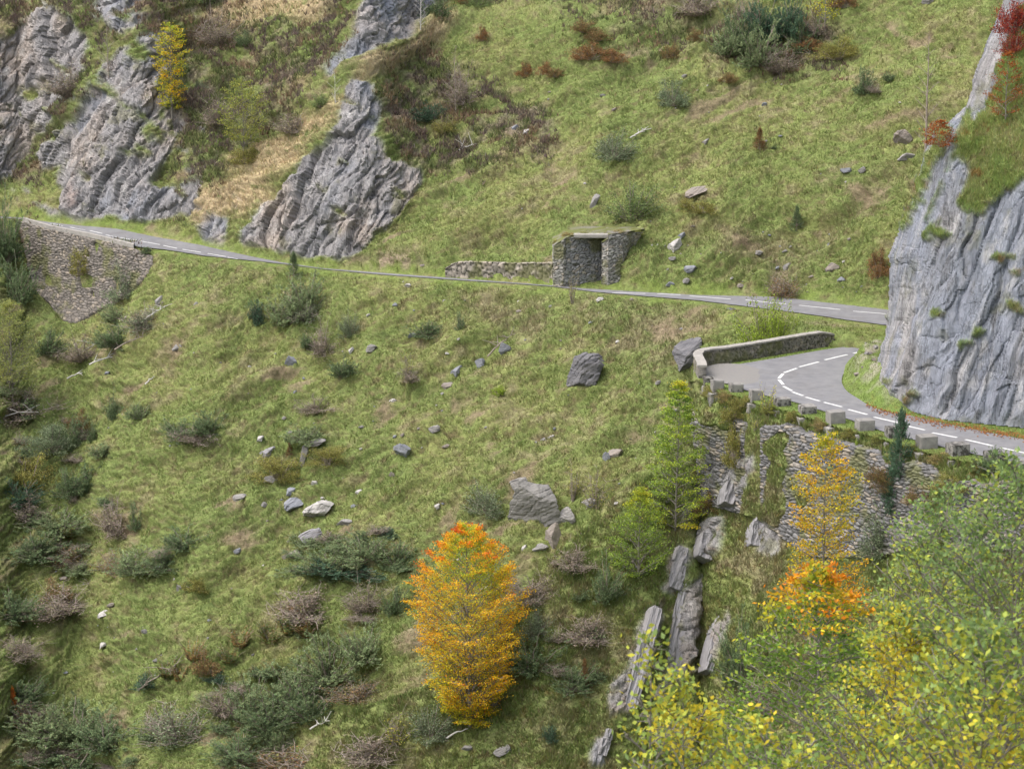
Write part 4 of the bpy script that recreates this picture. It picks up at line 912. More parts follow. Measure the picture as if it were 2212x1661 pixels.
# heather and bilberry scrub in the brown areas
P_s, I, J, X_, Y_ = sample(HP, hx, hy, STEP, 90000, -60, 2260, -40, 560)
sc_w = .8; extra = sstep(.12, .4, fbm(P_s*.12, 3, 57))*.35
ok = (rng.random(len(P_s)) < scrub[I, J]*sc_w+extra*(X_ < 700)) & (rock[I, J] < .5) & (fbm(P_s*.7, 2, 59) > -.15); P_s, I, J = P_s[ok], I[ok], J[ok]
sc0 = mixc(np.broadcast_to(SCR1, P_s.shape), SCR2*1.15, sstep(-.1, .35, fbm(P_s*.4, 3, 51))); sc0 = mixc(sc0, SCR3*1.1, sstep(-.05, .3, fbm(P_s*.7, 3, 53)))
rep = 5; Pr = np.repeat(P_s, rep, 0)+rng.normal(size=(len(P_s)*rep, 3))*np.array([.16, .16, .05]); cr = np.repeat(sc0, rep, 0)
tag(blades(Pr, jit(cr, .3), .25+.4*rng.random(len(Pr)), .09+.06*rng.random(len(Pr)), 1.0, 'heather'), kind='stuff')
# fallen leaves along the inner verge
P_s = onz(rng.uniform(1880, 2280, 900), 0*np.zeros(900)+880, .0); xl = rng.uniform(1870, 2290, 900); yl = pl([(1830, 855), (1900, 890), (2000, 912), (2212, 948), (2700, 1000)], xl)+rng.normal(size=900)*4.5
P_s = onz(xl, yl, 0)+np.array([0, 0, .1]); az = rng.uniform(0, 6.28, 900); sd = np.stack([np.cos(az), np.sin(az), 0*az], 1)*.07
lc = mixc(np.broadcast_to(np.array([.36, .15, .04]), P_s.shape), np.array([.22, .09, .04]), rng.random(900))
Vt, Ft, Ct = tris(P_s, np.stack([-np.sin(az), np.cos(az), .8+0*az], 1)*.1, sd, lc); tag(mk('fallen_leaves', Vt, Ft, M['leaf'], None, Ct, smooth=False), kind='stuff')

# ================================================================== PLANTS
def unit(v): return v/(np.linalg.norm(v, axis=-1, keepdims=True)+1e-9)
def leafquads(c, d, L, Wd, fold=None):
    """diamond leaves: centre c, direction d, length L, width Wd"""
    n = len(c); r = rng.normal(size=(n, 3)); s = unit(np.cross(d, r)); L = np.broadcast_to(L, (n,))[:, None]; Wd = np.broadcast_to(Wd, (n,))[:, None]
    V = np.stack([c-d*L/2, c+s*Wd/2-d*L*.05, c+d*L/2, c-s*Wd/2-d*L*.05], 1)
    return V.reshape(-1, 3), np.arange(n*4).reshape(n, 4)
def tubes(lines, k=5):
    """lines: list of (points (m,3), radii (m,))"""
    V = []; F = []; o = 0; ang = np.linspace(0, 2*math.pi, k, endpoint=False)
    for p, r in lines:
        p = np.asarray(p, float); m = len(p); t = unit(np.gradient(p, axis=0)); a = np.where(np.abs(t[:, 2:3]) < .9, [[0, 0, 1.]], [[1., 0, 0]])
        u = unit(np.cross(t, a)); w = np.cross(t, u)
        R = p[:, None]+(u[:, None]*np.cos(ang)[None, :, None]+w[:, None]*np.sin(ang)[None, :, None])*np.asarray(r)[:, None, None]
        V.append(R.reshape(-1, 3)); i = np.arange(m*k).reshape(m, k)+o
        F.append(np.stack([i[:-1], np.roll(i[:-1], -1, 1), np.roll(i[1:], -1, 1), i[1:]], -1).reshape(-1, 4)); o += m*k
    return np.concatenate(V), np.concatenate(F)
def pal(cols, n, w=None):
    cols = np.array(cols); k = rng.choice(len(cols), n, p=w); return cols[k]*(1+.18*rng.normal(size=(n, 1)))
def crv(a, b, sag, m=6, j=.0):
    t = np.linspace(0, 1, m)[:, None]; p = a*(1-t)+b*t; p[:, 2] += (sag*np.linalg.norm(b-a)*(t*(1-t))[:, 0]); return p+j*rng.normal(size=p.shape)*(t*(1-t)*4)

# ---- unit bushes: 1 m wide, 1 m high, prototypes shared by copies
def bush_proto(kind, seed, big=False):
    mm = 2.3 if big else 1; ls = .62 if big else 1
    global rng
    keep = rng; rng = np.random.default_rng(seed)
    stems = []; Cc = []; Dd = []; Cl = []; Ll = []
    ncl = dict(juniper=52, juniper_pale=52, twiggy=44, heath=50, willow=46, fern=16, sapling=12, conifer=62, mound=46)[kind]
    for k in range(ncl):
        az = rng.uniform(0, 6.283); el = math.asin(rng.uniform(.0, 1)); r = rng.uniform(.30, .5)*(1+.25*math.sin(az*3+seed)+.15*math.sin(az*5+2*seed))
        tip = np.array([math.cos(az)*math.cos(el)*r*1.05, math.sin(az)*math.cos(el)*r*.9, .06+math.sin(el)*r*1.75])
        if kind == 'conifer': 
            zz = rng.uniform(.02, 1); rr = .5*(1-zz)**1.0*rng.uniform(.75, 1.1)+.015; tip = np.array([math.cos(az)*rr, math.sin(az)*rr, zz])
        if kind == 'fern': tip = np.array([math.cos(az)*.5, math.sin(az)*.5, rng.uniform(.4, 1.)])
        if kind == 'sapling': tip = np.array([math.cos(az)*.4*rng.random(), math.sin(az)*.4*rng.random(), rng.uniform(.4, 1.)])
        base = np.array([tip[0]*.15, tip[1]*.15, 0]) if kind != 'conifer' else np.array([0, 0, max(tip[2]-.08, 0)])
        p = crv(base, tip, .25 if kind != 'fern' else .5, 6, .012); stems.append((p, np.linspace(.009, .003, 6)*(1.3 if kind in ('twiggy', 'sapling') else 1)))
        if kind == 'twiggy' or kind == 'sapling':
            for q in range(9 if kind == 'twiggy' else 5):
                b = p[rng.integers(2, 6)]; e = b+np.array([rng.normal()*.12, rng.normal()*.12, abs(rng.normal())*.13]); stems.append((crv(b, e, .1, 3, .01), [.004, .003, .002]))
        d0 = unit(tip-base)
        if kind in ('juniper', 'juniper_pale', 'conifer'):
            for q in range(13):
                f = rng.uniform(.3, 1.05); b = base+(tip-base)*f+rng.normal(size=3)*.045; dd = unit(d0+rng.normal(size=3)*.45+np.array([0, 0, .35])); L = rng.uniform(.05, .13)
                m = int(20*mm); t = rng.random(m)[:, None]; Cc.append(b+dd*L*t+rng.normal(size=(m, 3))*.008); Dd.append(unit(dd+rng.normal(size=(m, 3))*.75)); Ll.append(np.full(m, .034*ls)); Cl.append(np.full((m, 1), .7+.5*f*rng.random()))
        elif kind in ('heath', 'mound'):
            m = int(90*mm); t = rng.normal(size=(m, 3))*.055; Cc.append(tip*rng.uniform(.75, 1, (m, 1))+t); Dd.append(unit(d0+rng.normal(size=(m, 3))*.5+[0, 0, .6])); Ll.append(np.full(m, .05*ls)); Cl.append(.75+.45*rng.random((m, 1)))
        elif kind == 'willow':
            m = 95; t = rng.uniform(.4, 1.05, (m, 1)); Cc.append(base+(tip-base)*t+rng.normal(size=(m, 3))*.045); Dd.append(unit(d0+rng.normal(size=(m, 3))*.7)); Ll.append(np.full(m, .042)); Cl.append(.75+.45*rng.random((m, 1)))
        elif kind == 'fern':
            m = 44; t = np.linspace(.1, 1, m); pp = np.stack([np.interp(t, np.linspace(0, 1, 6), p[:, c]) for c in range(3)], 1)
            sd = unit(np.cross(d0, [0, 0, 1.])); sg = np.where(np.arange(m) % 2, 1, -1)[:, None]; ln = .16*(1-t[:, None])+.03
            Cc.append(pp+sd*sg*ln/2); Dd.append(unit(sd*sg+d0*.4)*np.ones((m, 1))); Ll.append(ln[:, 0]); Cl.append(.8+.4*rng.random((m, 1)))
        elif kind == 'sapling':
            m = 26; t = rng.uniform(.4, 1.05, (m, 1)); Cc.append(base+(tip-base)*t+rng.normal(size=(m, 3))*.05); Dd.append(unit(rng.normal(size=(m, 3)))); Ll.append(np.full(m, .04)); Cl.append(.8+.4*rng.random((m, 1)))
        elif kind == 'twiggy':
            m = int(24*mm); Cc.append(tip*rng.uniform(.4, 1, (m, 1))+rng.normal(size=(m, 3))*.06); Dd.append(unit(rng.normal(size=(m, 3)))); Ll.append(np.full(m, .04)); Cl.append(.8+.4*rng.random((m, 1)))
    if kind == 'conifer': stems.append((np.array([[0, 0, 0], [0, 0, .5], [0, 0, .98]]), [.03, .02, .005]))
    C_ = np.concatenate(Cc); D_ = np.concatenate(Dd); L_ = np.concatenate(Ll); S_ = np.concatenate(Cl)
    wd = dict(juniper=.42, juniper_pale=.42, twiggy=.5, heath=.4, willow=.42, fern=.35, sapling=.6, conifer=.3, mound=.45)[kind]
    V, F = leafquads(C_, D_, L_, L_*wd); SV, SF = tubes(stems, 4); rng = keep
    return V, F, np.repeat(S_*(1+.12*np.sin(np.arange(len(S_)))[:, None]), 4, 0), SV, SF
PAL = dict(juniper=[(.115, .165, .085), (.14, .20, .10), (.09, .135, .065), (.16, .18, .085)], juniper_pale=[(.17, .24, .115), (.16, .215, .11), (.20, .25, .12), (.20, .20, .11)],
           twiggy=[(.17, .13, .11), (.14, .11, .10), (.11, .12, .055)], heath=[(.20, .11, .055), (.17, .12, .06), (.14, .14, .05)], rust=[(.24, .12, .055), (.18, .10, .05), (.16, .12, .05)],
           willow=[(.13, .185, .07), (.17, .205, .07), (.11, .155, .065)], yellow=[(.34, .34, .05), (.22, .27, .05), (.40, .33, .05)], bright=[(.24, .31, .04), (.19, .25, .045)],
           fern=[(.10, .15, .05), (.14, .15, .05), (.17, .12, .045)], fernrust=[(.22, .14, .05), (.19, .11, .045), (.13, .15, .05)], grey=[(.14, .18, .10), (.17, .20, .12), (.12, .15, .09)], dark=[(.06, .105, .065), (.08, .13, .08)],
           redleaf=[(.20, .025, .02), (.14, .02, .02), (.26, .05, .02)], purple=[(.18, .135, .115), (.20, .16, .125), (.15, .155, .075)], mound=[(.19, .20, .055), (.23, .20, .06), (.16, .15, .05)], orange=[(.45, .17, .03), (.36, .10, .03)])
ORD = ['first', 'second', 'third', 'fourth', 'fifth', 'sixth', 'seventh', 'eighth', 'ninth', 'tenth', 'eleventh', 'twelfth']
PAL['straw'] = [(.24, .20, .08), (.20, .18, .06), (.26, .19, .10)]; PAL['bright2'] = [(.19, .22, .06), (.22, .22, .07), (.17, .16, .055)]
pcache = {}
def bush(name, kind, x, y, w, h, label, palk=None, cat='shrub', group=None, sheet=None, P=None, ry=0, depth=.8, grow=1.28):
    g = pick(x, y, sheet) if P is None else np.array(P); D = g[1]; ww = w/FP*D; hh = h/FP*D
    grow = grow*(1.18 if (y > 1150 and x < 900) else 1); palk = palk or kind; v = random.randrange(2); big = w > 78; key = (kind, palk, v, big)
    if key not in pcache:
        V, F, sh, SV, SF = bush_proto(kind, hash_(key), big); cc = 1.3*np.repeat(pal(PAL[palk], len(F)), 4, 0)*sh*np.repeat(1+.25*rng.normal(size=(len(F)//30+1, 1)), 120, 0)[:len(V)]
        a = mk('foliage', V, F, M['needle'] if kind in ('juniper', 'juniper_pale', 'conifer', 'heath', 'twiggy', 'mound') else M['leaf'], None, np.clip(cc, .01, .8), smooth=False); b = mk('stems', SV, SF, M['twig'])
        pcache[key] = (a.data, b.data); bpy.data.objects.remove(a); bpy.data.objects.remove(b)
    e = empty(name, (g[0], g[1], g[2]-.08*hh), random.uniform(0, 6.28)); e.scale = (ww*grow, ww*grow*depth, hh*1.2)
    for nme, me in zip(('foliage', 'stems'), pcache[key]):
        o = bpy.data.objects.new(nme, me); C.objects.link(o); o.parent = e
    return tag(e, label, cat, group)
def hash_(k): return sum(ord(c)*(i+7) for i, c in enumerate(str(k))) % 99991

BU = [ # kind, palette, x, base y, w, h, label
 ('juniper', 'juniper', 1600, 128, 100, 100, 'dark juniper left of the big clump near the top of the slope'),
 ('juniper', 'dark', 1650, 100, 110, 105, 'darkest juniper crown rising behind the big top clump'),
 ('juniper', 'dark', 1712, 92, 90, 95, 'dark juniper at the right of the big top clump'),
 ('juniper_pale', 'juniper_pale', 1570, 150, 90, 70, 'pale juniper at the lower left of the big top clump'),
 ('juniper_pale', 'juniper_pale', 1640, 158, 110, 90, 'pale green juniper filling the front of the big top clump'),
 ('twiggy', 'purple', 1690, 160, 90, 50, 'bare purple brushwood along the foot of the big top clump'),
 ('juniper', 'juniper', 1735, 120, 60, 70, 'small juniper right behind the rusty bush of the top clump'),
 ('heath', 'rust', 1745, 118, 60, 30, 'rusty bush in front of the top juniper clump'),
 ('mound', 'mound', 1810, 130, 90, 45, 'olive mound at the right end of the top clump'),
 ('twiggy', 'purple', 1765, 85, 60, 50, 'purple twigs under the small yellow tree at the top'),
 ('heath', 'rust', 1830, 30, 60, 36, 'rust coloured bush right of the small yellow tree at the top'),
 ('willow', 'willow', 1366, 486, 108, 78, 'round green willow directly above the stone shelter'),
 ('willow', 'grey', 1328, 350, 92, 62, 'grey-green willow halfway up the slope with bare twigs below'),
 ('juniper', 'juniper', 1872, 212, 62, 52, 'lone dark green bush on the open slope near the right'),
 ('juniper', 'juniper', 1925, 186, 28, 22, 'tiny juniper just right of the lone dark green bush'),
 ('twiggy', 'purple', 1895, 218, 46, 22, 'brown twigs lying at the foot of the lone dark green bush'),
 ('mound', 'grey', 1455, 245, 66, 48, 'olive-grey low bush right of the rusty heath clumps'),
 ('conifer', 'rust', 1642, 338, 28, 36, 'tiny rust-brown dead conifer on the open slope'),
 ('juniper', 'juniper', 1676, 334, 22, 12, 'tiny juniper beside the rust-brown dead conifer'),
 ('heath', 'rust', 1133, 162, 44, 28, 'rusty heath clump farthest left of the upper row'),
 ('heath', 'rust', 1180, 168, 40, 26, 'rusty heath clump second from left of the upper row'),
 ('heath', 'heath', 1208, 176, 36, 20, 'brownish heath clump third from left of the upper row'),
 ('heath', 'rust', 1282, 142, 76, 34, 'wide rusty heath clump in the upper middle'),
 ('heath', 'rust', 1328, 150, 60, 26, 'rusty heath clump touching the wide one on its right'),
 ('heath', 'heath', 1270, 92, 70, 26, 'long rusty heath clump above the wide one'),
 ('heath', 'heath', 1300, 106, 70, 24, 'low brown heath just below the long rusty clump'),
 ('heath', 'rust', 1045, 104, 32, 26, 'small rust bush left of the upper heath row'),
 ('heath', 'heath', 1450, 130, 50, 30, 'brownish heath left of the top juniper clump'),
 ('heath', 'heath', 1500, 105, 44, 24, 'small brown bush up left of the top juniper clump'),
 ('heath', 'heath', 1570, 196, 50, 20, 'low brown patch below the top juniper clump'),
 ('twiggy', 'purple', 1500, 42, 110, 46, 'bare purple thicket at the top edge in the middle'),
 ('twiggy', 'purple', 1610, 50, 60, 44, 'bare bush with thin branches at the top, left of the junipers'),
 ('juniper', 'juniper', 1660, 62, 40, 20, 'dark green patch under the bare bush at the top'),
 ('juniper', 'juniper', 935, 62, 60, 44, 'dark green bush at the foot of the top middle crag'),
 ('willow', 'willow', 1035, 30, 70, 28, 'green bush at the top edge right of the middle crag'),
 ('heath', 'rust', 1010, 20, 60, 22, 'rusty bush at the top edge beside the middle crag'),
 ('mound', 'mound', 1520, 478, 60, 26, 'yellow-green low bush right of the willow above the shelter'),
 ('mound', 'mound', 1485, 464, 40, 18, 'small olive bush uphill of the pale boulder'),
 ('mound', 'mound', 1390, 448, 38, 18, 'brown-green tuft just left of the long tan ledge'),
 ('conifer', 'juniper', 1722, 498, 28, 44, 'faint young conifer on the lower slope right of the shelter'),
 ('twiggy', 'heath', 1690, 638, 90, 56, 'brown bramble bush at the gully mouth'),
 ('heath', 'rust', 1908, 610, 44, 58, 'reddish brown bush against the left edge of the cliff'),
 ('willow', 'willow', 1650, 60, 10, 8, ''),
 ('willow', 'bright', 1655, 768, 100, 128, 'bright yellow-green willow behind the parapet wall'),
 ('willow', 'bright', 1690, 758, 70, 100, 'smaller yellow-green willow right behind the parapet wall'),
 ('juniper_pale', 'juniper_pale', 615, 706, 110, 70, 'wide pale juniper below the road, left end of its clump'),
 ('juniper_pale', 'juniper_pale', 665, 690, 110, 92, 'tallest pale juniper of the clump below the road'),
 ('juniper', 'dark', 556, 706, 44, 54, 'dark pointed juniper at the left of the pale clump below the road'),
 ('twiggy', 'grey', 660, 708, 90, 44, 'grey-green brush along the foot of the pale juniper clump'),
 ('conifer', 'juniper', 642, 612, 36, 44, 'small conifer just below the road above the pale juniper clump'),
 ('juniper', 'juniper', 925, 738, 80, 34, 'spreading juniper in the middle of the upper meadow'),
 ('juniper', 'juniper', 1000, 735, 26, 40, 'little upright juniper right of the spreading juniper'),
 ('willow', 'grey', 757, 732, 56, 50, 'small leafy bush with dark crooked stem'),
 ('twiggy', 'purple', 700, 770, 80, 60, 'purple-grey bare brush beside the little dark green juniper'),
 ('juniper', 'juniper', 672, 768, 40, 40, 'little dark green juniper left of the purple-grey brush'),
 ('juniper', 'juniper', 748, 832, 60, 44, 'small dark juniper clump in the middle meadow'),
 ('sapling', 'mound', 890, 842, 60, 58, 'thin yellowish bush below the spreading juniper'),
 ('twiggy', 'purple', 892, 845, 66, 30, 'brown twigs around the thin yellowish bush'),
 ('mound', 'bright', 1082, 862, 34, 22, 'bright green-yellow tuft left of the layered schist boulder'),
 ('twiggy', 'purple', 690, 895, 80, 30, 'low brown brushwood above the long dark juniper patch'),
 ('juniper', 'juniper', 400, 958, 90, 46, 'left half of the long dark juniper bank in the meadow'),
 ('juniper', 'juniper', 455, 950, 90, 52, 'right half of the long dark juniper bank in the meadow'),
 ('twiggy', 'purple', 430, 964, 110, 28, 'dark twigs along the underside of the long juniper bank'),
 ('juniper_pale', 'juniper_pale', 672, 968, 110, 36, 'flat bluish-green juniper above the grassy hummock'),
 ('conifer', 'rust', 633, 992, 18, 28, 'tiny orange-brown seedling beside the mossy hummock'),
 ('mound', 'mound', 600, 1040, 130, 46, 'yellow mossy hummock with broken rocks at its foot'),
 ('mound', 'mound', 715, 1012, 100, 36, 'grassy hummock with a white rock rim'),
 ('juniper', 'juniper', 252, 908, 48, 62, 'upright dark juniper above the left bushes'),
 ('juniper_pale', 'juniper_pale', 302, 905, 50, 36, 'thin juniper right of the upright dark juniper'),
 ('juniper', 'juniper', 275, 758, 100, 50, 'dark juniper with fallen branches below it'),
 ('twiggy', 'grey', 325, 720, 110, 50, 'grey dead-topped brush right of the juniper with fallen branches'),
 ('juniper_pale', 'juniper_pale', 262, 700, 80, 40, 'pale juniper below the far retaining wall'),
 ('twiggy', 'purple', 190, 790, 90, 50, 'arching bleached dead brush in the left meadow'),
 ('juniper', 'juniper', 108, 780, 70, 50, 'dark shrub right behind the left birch'),
 ('twiggy', 'purple', 40, 900, 150, 60, 'purple-grey brushwood at the left edge under the birch'),
 ('juniper', 'juniper', 60, 890, 110, 44, 'dark juniper right of the birch foot'),
 ('mound', 'heath', 180, 935, 60, 36, 'orange-brown bush in the left group'),
 ('mound', 'grey', 110, 985, 130, 62, 'round olive bush in the left group'),
 ('juniper', 'juniper', 165, 975, 60, 60, 'dark juniper right of the round olive bush'),
 ('mound', 'mound', 60, 1060, 140, 76, 'yellow-olive mound at the left edge'),
 ('juniper', 'dark', 30, 1090, 90, 60, 'dark green bush at the left edge under the yellow-olive mound'),
 ('juniper_pale', 'juniper_pale', 238, 992, 66, 32, 'small pale juniper right of the left group'),
 ('juniper', 'juniper', 212, 960, 30, 44, 'thin upright juniper above the small pale juniper'),
 ('juniper', 'juniper', 150, 1085, 80, 66, 'dark juniper, left one of the pair in the left meadow'),
 ('juniper', 'juniper', 202, 1070, 70, 56, 'dark juniper, right one of the pair in the left meadow'),
 ('twiggy', 'purple', 70, 1120, 100, 46, 'purple-brown brush below the left juniper pair'),
 ('twiggy', 'purple', 255, 1150, 110, 70, 'tall purple-brown brush in the lower left meadow'),
 ('juniper', 'juniper', 290, 1140, 40, 60, 'thin dark juniper right of the tall purple-brown brush'),
 ('juniper_pale', 'juniper_pale', 130, 1160, 110, 56, 'pale green juniper left of the tall purple-brown brush'),
 ('fern', 'fern', 152, 1172, 56, 34, 'olive fern clump between the left junipers'),
 ('juniper', 'juniper', 80, 1210, 120, 60, 'dark green spreading bush at the far lower left'),
 ('twiggy', 'heath', 150, 1220, 80, 50, 'rusty dead brush among the far lower left bushes'),
 ('twiggy', 'heath', 255, 1235, 80, 60, 'red-brown dead juniper in the lower left row'),
 ('juniper_pale', 'juniper_pale', 310, 1250, 110, 56, 'pale juniper right of the red-brown dead juniper'),
 ('juniper', 'juniper', 370, 1240, 80, 50, 'green juniper at the right end of the lower left row'),
 ('juniper', 'juniper', 414, 1192, 88, 46, 'rounded dark juniper alone above the lower left row'),
 ('mound', 'heath', 120, 1310, 70, 40, 'small brown dome bush at the lower left'),
 ('twiggy', 'purple', 120, 1350, 140, 56, 'wide purple-brown brush at the lower left'),
 ('juniper', 'juniper', 20, 1340, 100, 70, 'dark bush at the very left edge, low down'),
 ('twiggy', 'purple', 15, 1440, 80, 50, 'brown brush at the left edge near the bottom'),
 ('juniper', 'juniper', 470, 1232, 0, 0, ''),
 ('mound', 'mound', 430, 1278, 56, 30, 'small mossy bush with brown top in the lower meadow'),
 ('willow', 'grey', 1050, 1106, 96, 70, 'round grey-green bush left of the huge striated boulder'),
 ('juniper', 'juniper', 1166, 1130, 28, 12, 'tiny plant at the foot of the huge striated boulder'),
 ('juniper', 'dark', 845, 1166, 42, 24, 'small dark evergreen above the thicket left of the orange beech'),
 ('juniper_pale', 'juniper_pale', 720, 1250, 120, 66, 'pale juniper at the left of the thicket beside the orange beech'),
 ('juniper_pale', 'juniper_pale', 800, 1225, 120, 60, 'pale juniper in the middle of the thicket beside the orange beech'),
 ('juniper', 'juniper', 860, 1225, 90, 60, 'dark juniper touching the left of the orange beech'),
 ('juniper', 'dark', 745, 1255, 130, 36, 'dark ivy-like underbrush of the thicket beside the orange beech'),
 ('juniper', 'juniper', 860, 1330, 50, 56, 'small upright juniper left of the orange beech crown'),
 ('twiggy', 'purple', 680, 1350, 150, 70, 'open purple-brown brush above the fern row'),
 ('twiggy', 'purple', 800, 1330, 80, 60, 'brown brush between the thicket and the orange beech'),
 ('fern', 'fern', 590, 1400, 60, 44, 'dark green fern clump at the middle of the fern row'),
 ('fern', 'fern', 640, 1385, 66, 60, 'dark green fern right of the middle of the fern row'),
 ('fern', 'fernrust', 660, 1360, 44, 46, 'rusty fern at the upper end of the fern row'),
 ('fern', 'fernrust', 520, 1405, 56, 44, 'yellow-brown fern in the fern row'),
 ('fern', 'fern', 498, 1440, 50, 50, 'tall dark fern standing over bare soil'),
 ('fern', 'fernrust', 430, 1440, 50, 46, 'orange tipped fern left in the fern row'),
 ('fern', 'fern', 370, 1470, 56, 54, 'green fern at the lower left end of the fern row'),
 ('fern', 'fernrust', 395, 1476, 40, 40, 'red-brown fern at the lower left end of the fern row'),
 ('fern', 'fernrust', 680, 1395, 50, 46, 'bright orange fern above the big juniper mass'),
 ('mound', 'heath', 450, 1462, 70, 38, 'rusty dome bush among the ferns'),
 ('juniper', 'dark', 330, 1490, 60, 26, 'low dark evergreen at the foot of the fern row'),
 ('juniper', 'dark', 470, 1482, 44, 22, 'small dark evergreen under the rusty dome bush'),
 ('juniper_pale', 'juniper_pale', 540, 1560, 130, 110, 'large pale juniper at the left of the big juniper mass'),
 ('juniper_pale', 'juniper_pale', 640, 1530, 150, 120, 'largest pale juniper in the middle of the big juniper mass'),
 ('juniper_pale', 'juniper_pale', 720, 1470, 140, 110, 'pale juniper at the right of the big juniper mass'),
 ('juniper_pale', 'juniper_pale', 790, 1440, 110, 90, 'grey-green juniper between the big mass and the orange beech'),
 ('juniper', 'juniper', 590, 1600, 120, 90, 'darker juniper at the lower edge of the big juniper mass'),
 ('juniper', 'juniper', 680, 1560, 120, 80, 'dark lower juniper right under the big juniper mass'),
 ('twiggy', 'heath', 780, 1510, 100, 56, 'reddish dead bracken right of the big juniper mass'),
 ('twiggy', 'purple', 480, 1540, 80, 50, 'purple brush at the left foot of the big juniper mass'),
 ('juniper_pale', 'juniper_pale', 90, 1590, 140, 80, 'pale juniper in the bottom left corner group, left'),
 ('juniper_pale', 'juniper_pale', 170, 1610, 150, 100, 'pale juniper in the bottom left corner group, middle'),
 ('juniper', 'juniper', 250, 1620, 130, 80, 'dark juniper in the bottom left corner group, right'),
 ('juniper', 'juniper', 160, 1690, 200, 80, 'wide juniper cut by the bottom edge at the left'),
 ('twiggy', 'heath', 60, 1560, 70, 50, 'rusty dead twigs above the bottom left junipers'),
 ('twiggy', 'grey', 390, 1600, 130, 100, 'thin open grey brush near the bottom, left of the big juniper mass'),
 ('juniper', 'juniper', 40, 1520, 90, 60, 'dark juniper at the left edge above the corner group'),
 ('conifer', 'orange', 28, 1530, 16, 44, 'thin orange seedling at the left edge near the bottom'),
 ('juniper_pale', 'juniper_pale', 610, 1640, 60, 60, 'bright green upright juniper near the bottom middle'),
 ('twiggy', 'heath', 640, 1670, 150, 50, 'red-brown bracken patch at the bottom middle'),
 ('juniper', 'juniper', 520, 1670, 120, 60, 'dark juniper at the bottom edge left of the bracken patch'),
 ('willow', 'grey', 930, 1592, 100, 84, 'round grey-green juniper under the left of the orange beech'),
 ('sapling', 'yellow', 855, 1610, 90, 70, 'yellow and orange leafed sapling group lower left of the orange beech'),
 ('twiggy', 'purple', 800, 1640, 130, 60, 'purple brush below the yellow sapling group'),
 ('twiggy', 'purple', 1060, 1520, 80, 36, 'brown dead branches right of the orange beech trunk'),
 ('willow', 'grey', 1165, 1375, 100, 70, 'grey-leaved willow on the spur right of the orange beech'),
 ('juniper', 'juniper', 1150, 1450, 130, 80, 'dark juniper thicket on the spur right of the orange beech'),
 ('juniper', 'juniper', 1235, 1490, 100, 60, 'dark juniper lower on the spur, right of the thicket'),
 ('twiggy', 'purple', 1160, 1300, 110, 60, 'purple-brown bracken at the top of the spur flank'),
 ('twiggy', 'purple', 1270, 1390, 130, 60, 'brown bracken on the middle of the spur flank'),
 ('twiggy', 'purple', 1240, 1230, 110, 50, 'faded bracken just below the spur crest'),
 ('juniper', 'dark', 1190, 1595, 44, 36, 'small dark spruce-like bush near the bottom of the spur'),
 ('conifer', 'rust', 1262, 1480, 22, 50, 'thin rust-red seedling on the spur'),
 ('juniper', 'juniper', 1310, 1300, 90, 90, 'hanging dark juniper on the spur flank under the small beech'),
 ('juniper', 'juniper', 1610, 1470, 110, 150, 'dark green juniper column right of the limestone slabs'),
 ('twiggy', 'purple', 1640, 1540, 90, 80, 'dead grey bush under the dark juniper column'),
 ('mound', 'heath', 1540, 1110, 70, 40, 'brownish bush at the foot of the wall between the two beeches'),
 ('mound', 'mound', 1600, 1000, 60, 90, 'hanging tuft of golden grass between the two wall faces'),
 ('mound', 'mound', 1592, 905, 66, 50, 'golden grass mound on the wall top under the third guard block'),
 ('sapling', 'yellow', 1648, 896, 60, 66, 'small yellow shrub growing in front of the guard blocks'),
 ('sapling', 'yellow', 1640, 930, 40, 30, 'yellow leafy sprout lower on the wall top'),
 ('mound', 'heath', 1920, 1050, 100, 60, 'reddish brown bramble hanging on the wall beside the spruce'),
 ('mound', 'heath', 2000, 1090, 90, 50, 'red-brown bramble right of the lower spruce'),
 ('conifer', 'dark', 1950, 1024, 66, 122, 'dark young spruce standing among the guard blocks'),
 ('conifer', 'dark', 1932, 1105, 60, 90, 'second dark spruce lower on the wall face'),
 ('juniper', 'juniper', 2128, 1012, 64, 50, 'juniper growing on the verge before the second last guard block'),
 ('mound', 'mound', 2060, 1060, 110, 40, 'grassy green mound on the wall top at the right'),
 ('mound', 'bright', 1846, 968, 16, 22, 'tiny bright green plant on the wall face'),
 ('willow', 'grey', 1900, 1190, 120, 120, 'pale grey-green willow in front of the retaining wall'),
 ('juniper', 'juniper', 12, 560, 90, 130, 'dark green tree mass at the left edge beside the road'),
 ('juniper', 'juniper', 30, 660, 80, 90, 'dark juniper at the left edge under the far wall'),
 ('juniper', 'juniper', 20, 620, 60, 50, 'shaded dark bush left of the far wall'),
 ('conifer', 'juniper', 316, 550, 34, 14, 'small green plant on the corner of the far wall'),
 ('willow', 'grey', 270, 640, 90, 70, 'pale grey-leaved bush growing out of the far wall'),
 ('mound', 'mound', 180, 590, 60, 60, 'straw coloured tuft growing on the far wall'),
 ('twiggy', 'purple', 160, 210, 90, 56, 'grey-purple leafless bush on the upper left rocks'),
 ('twiggy', 'purple', 475, 120, 90, 60, 'grey leafless bush in the brown heath at the top left'),
 ('juniper', 'juniper', 540, 110, 40, 30, 'small dark bush in the brown heath at the top left'),
 ('willow', 'willow', 430, 20, 90, 50, 'green bush at the top edge left of the middle'),
 ('willow', 'willow', 700, 240, 50, 30, 'yellow-green bush on the straw ridge'),
 ('twiggy', 'purple', 480, 290, 80, 60, 'purple bare bush left of the small yellow-green tree'),
 ('twiggy', 'purple', 640, 290, 90, 40, 'grey bare brush along the straw ridge'),
 ('mound', 'mound', 545, 365, 60, 36, 'olive tuft at the foot of the small yellow-green tree'),
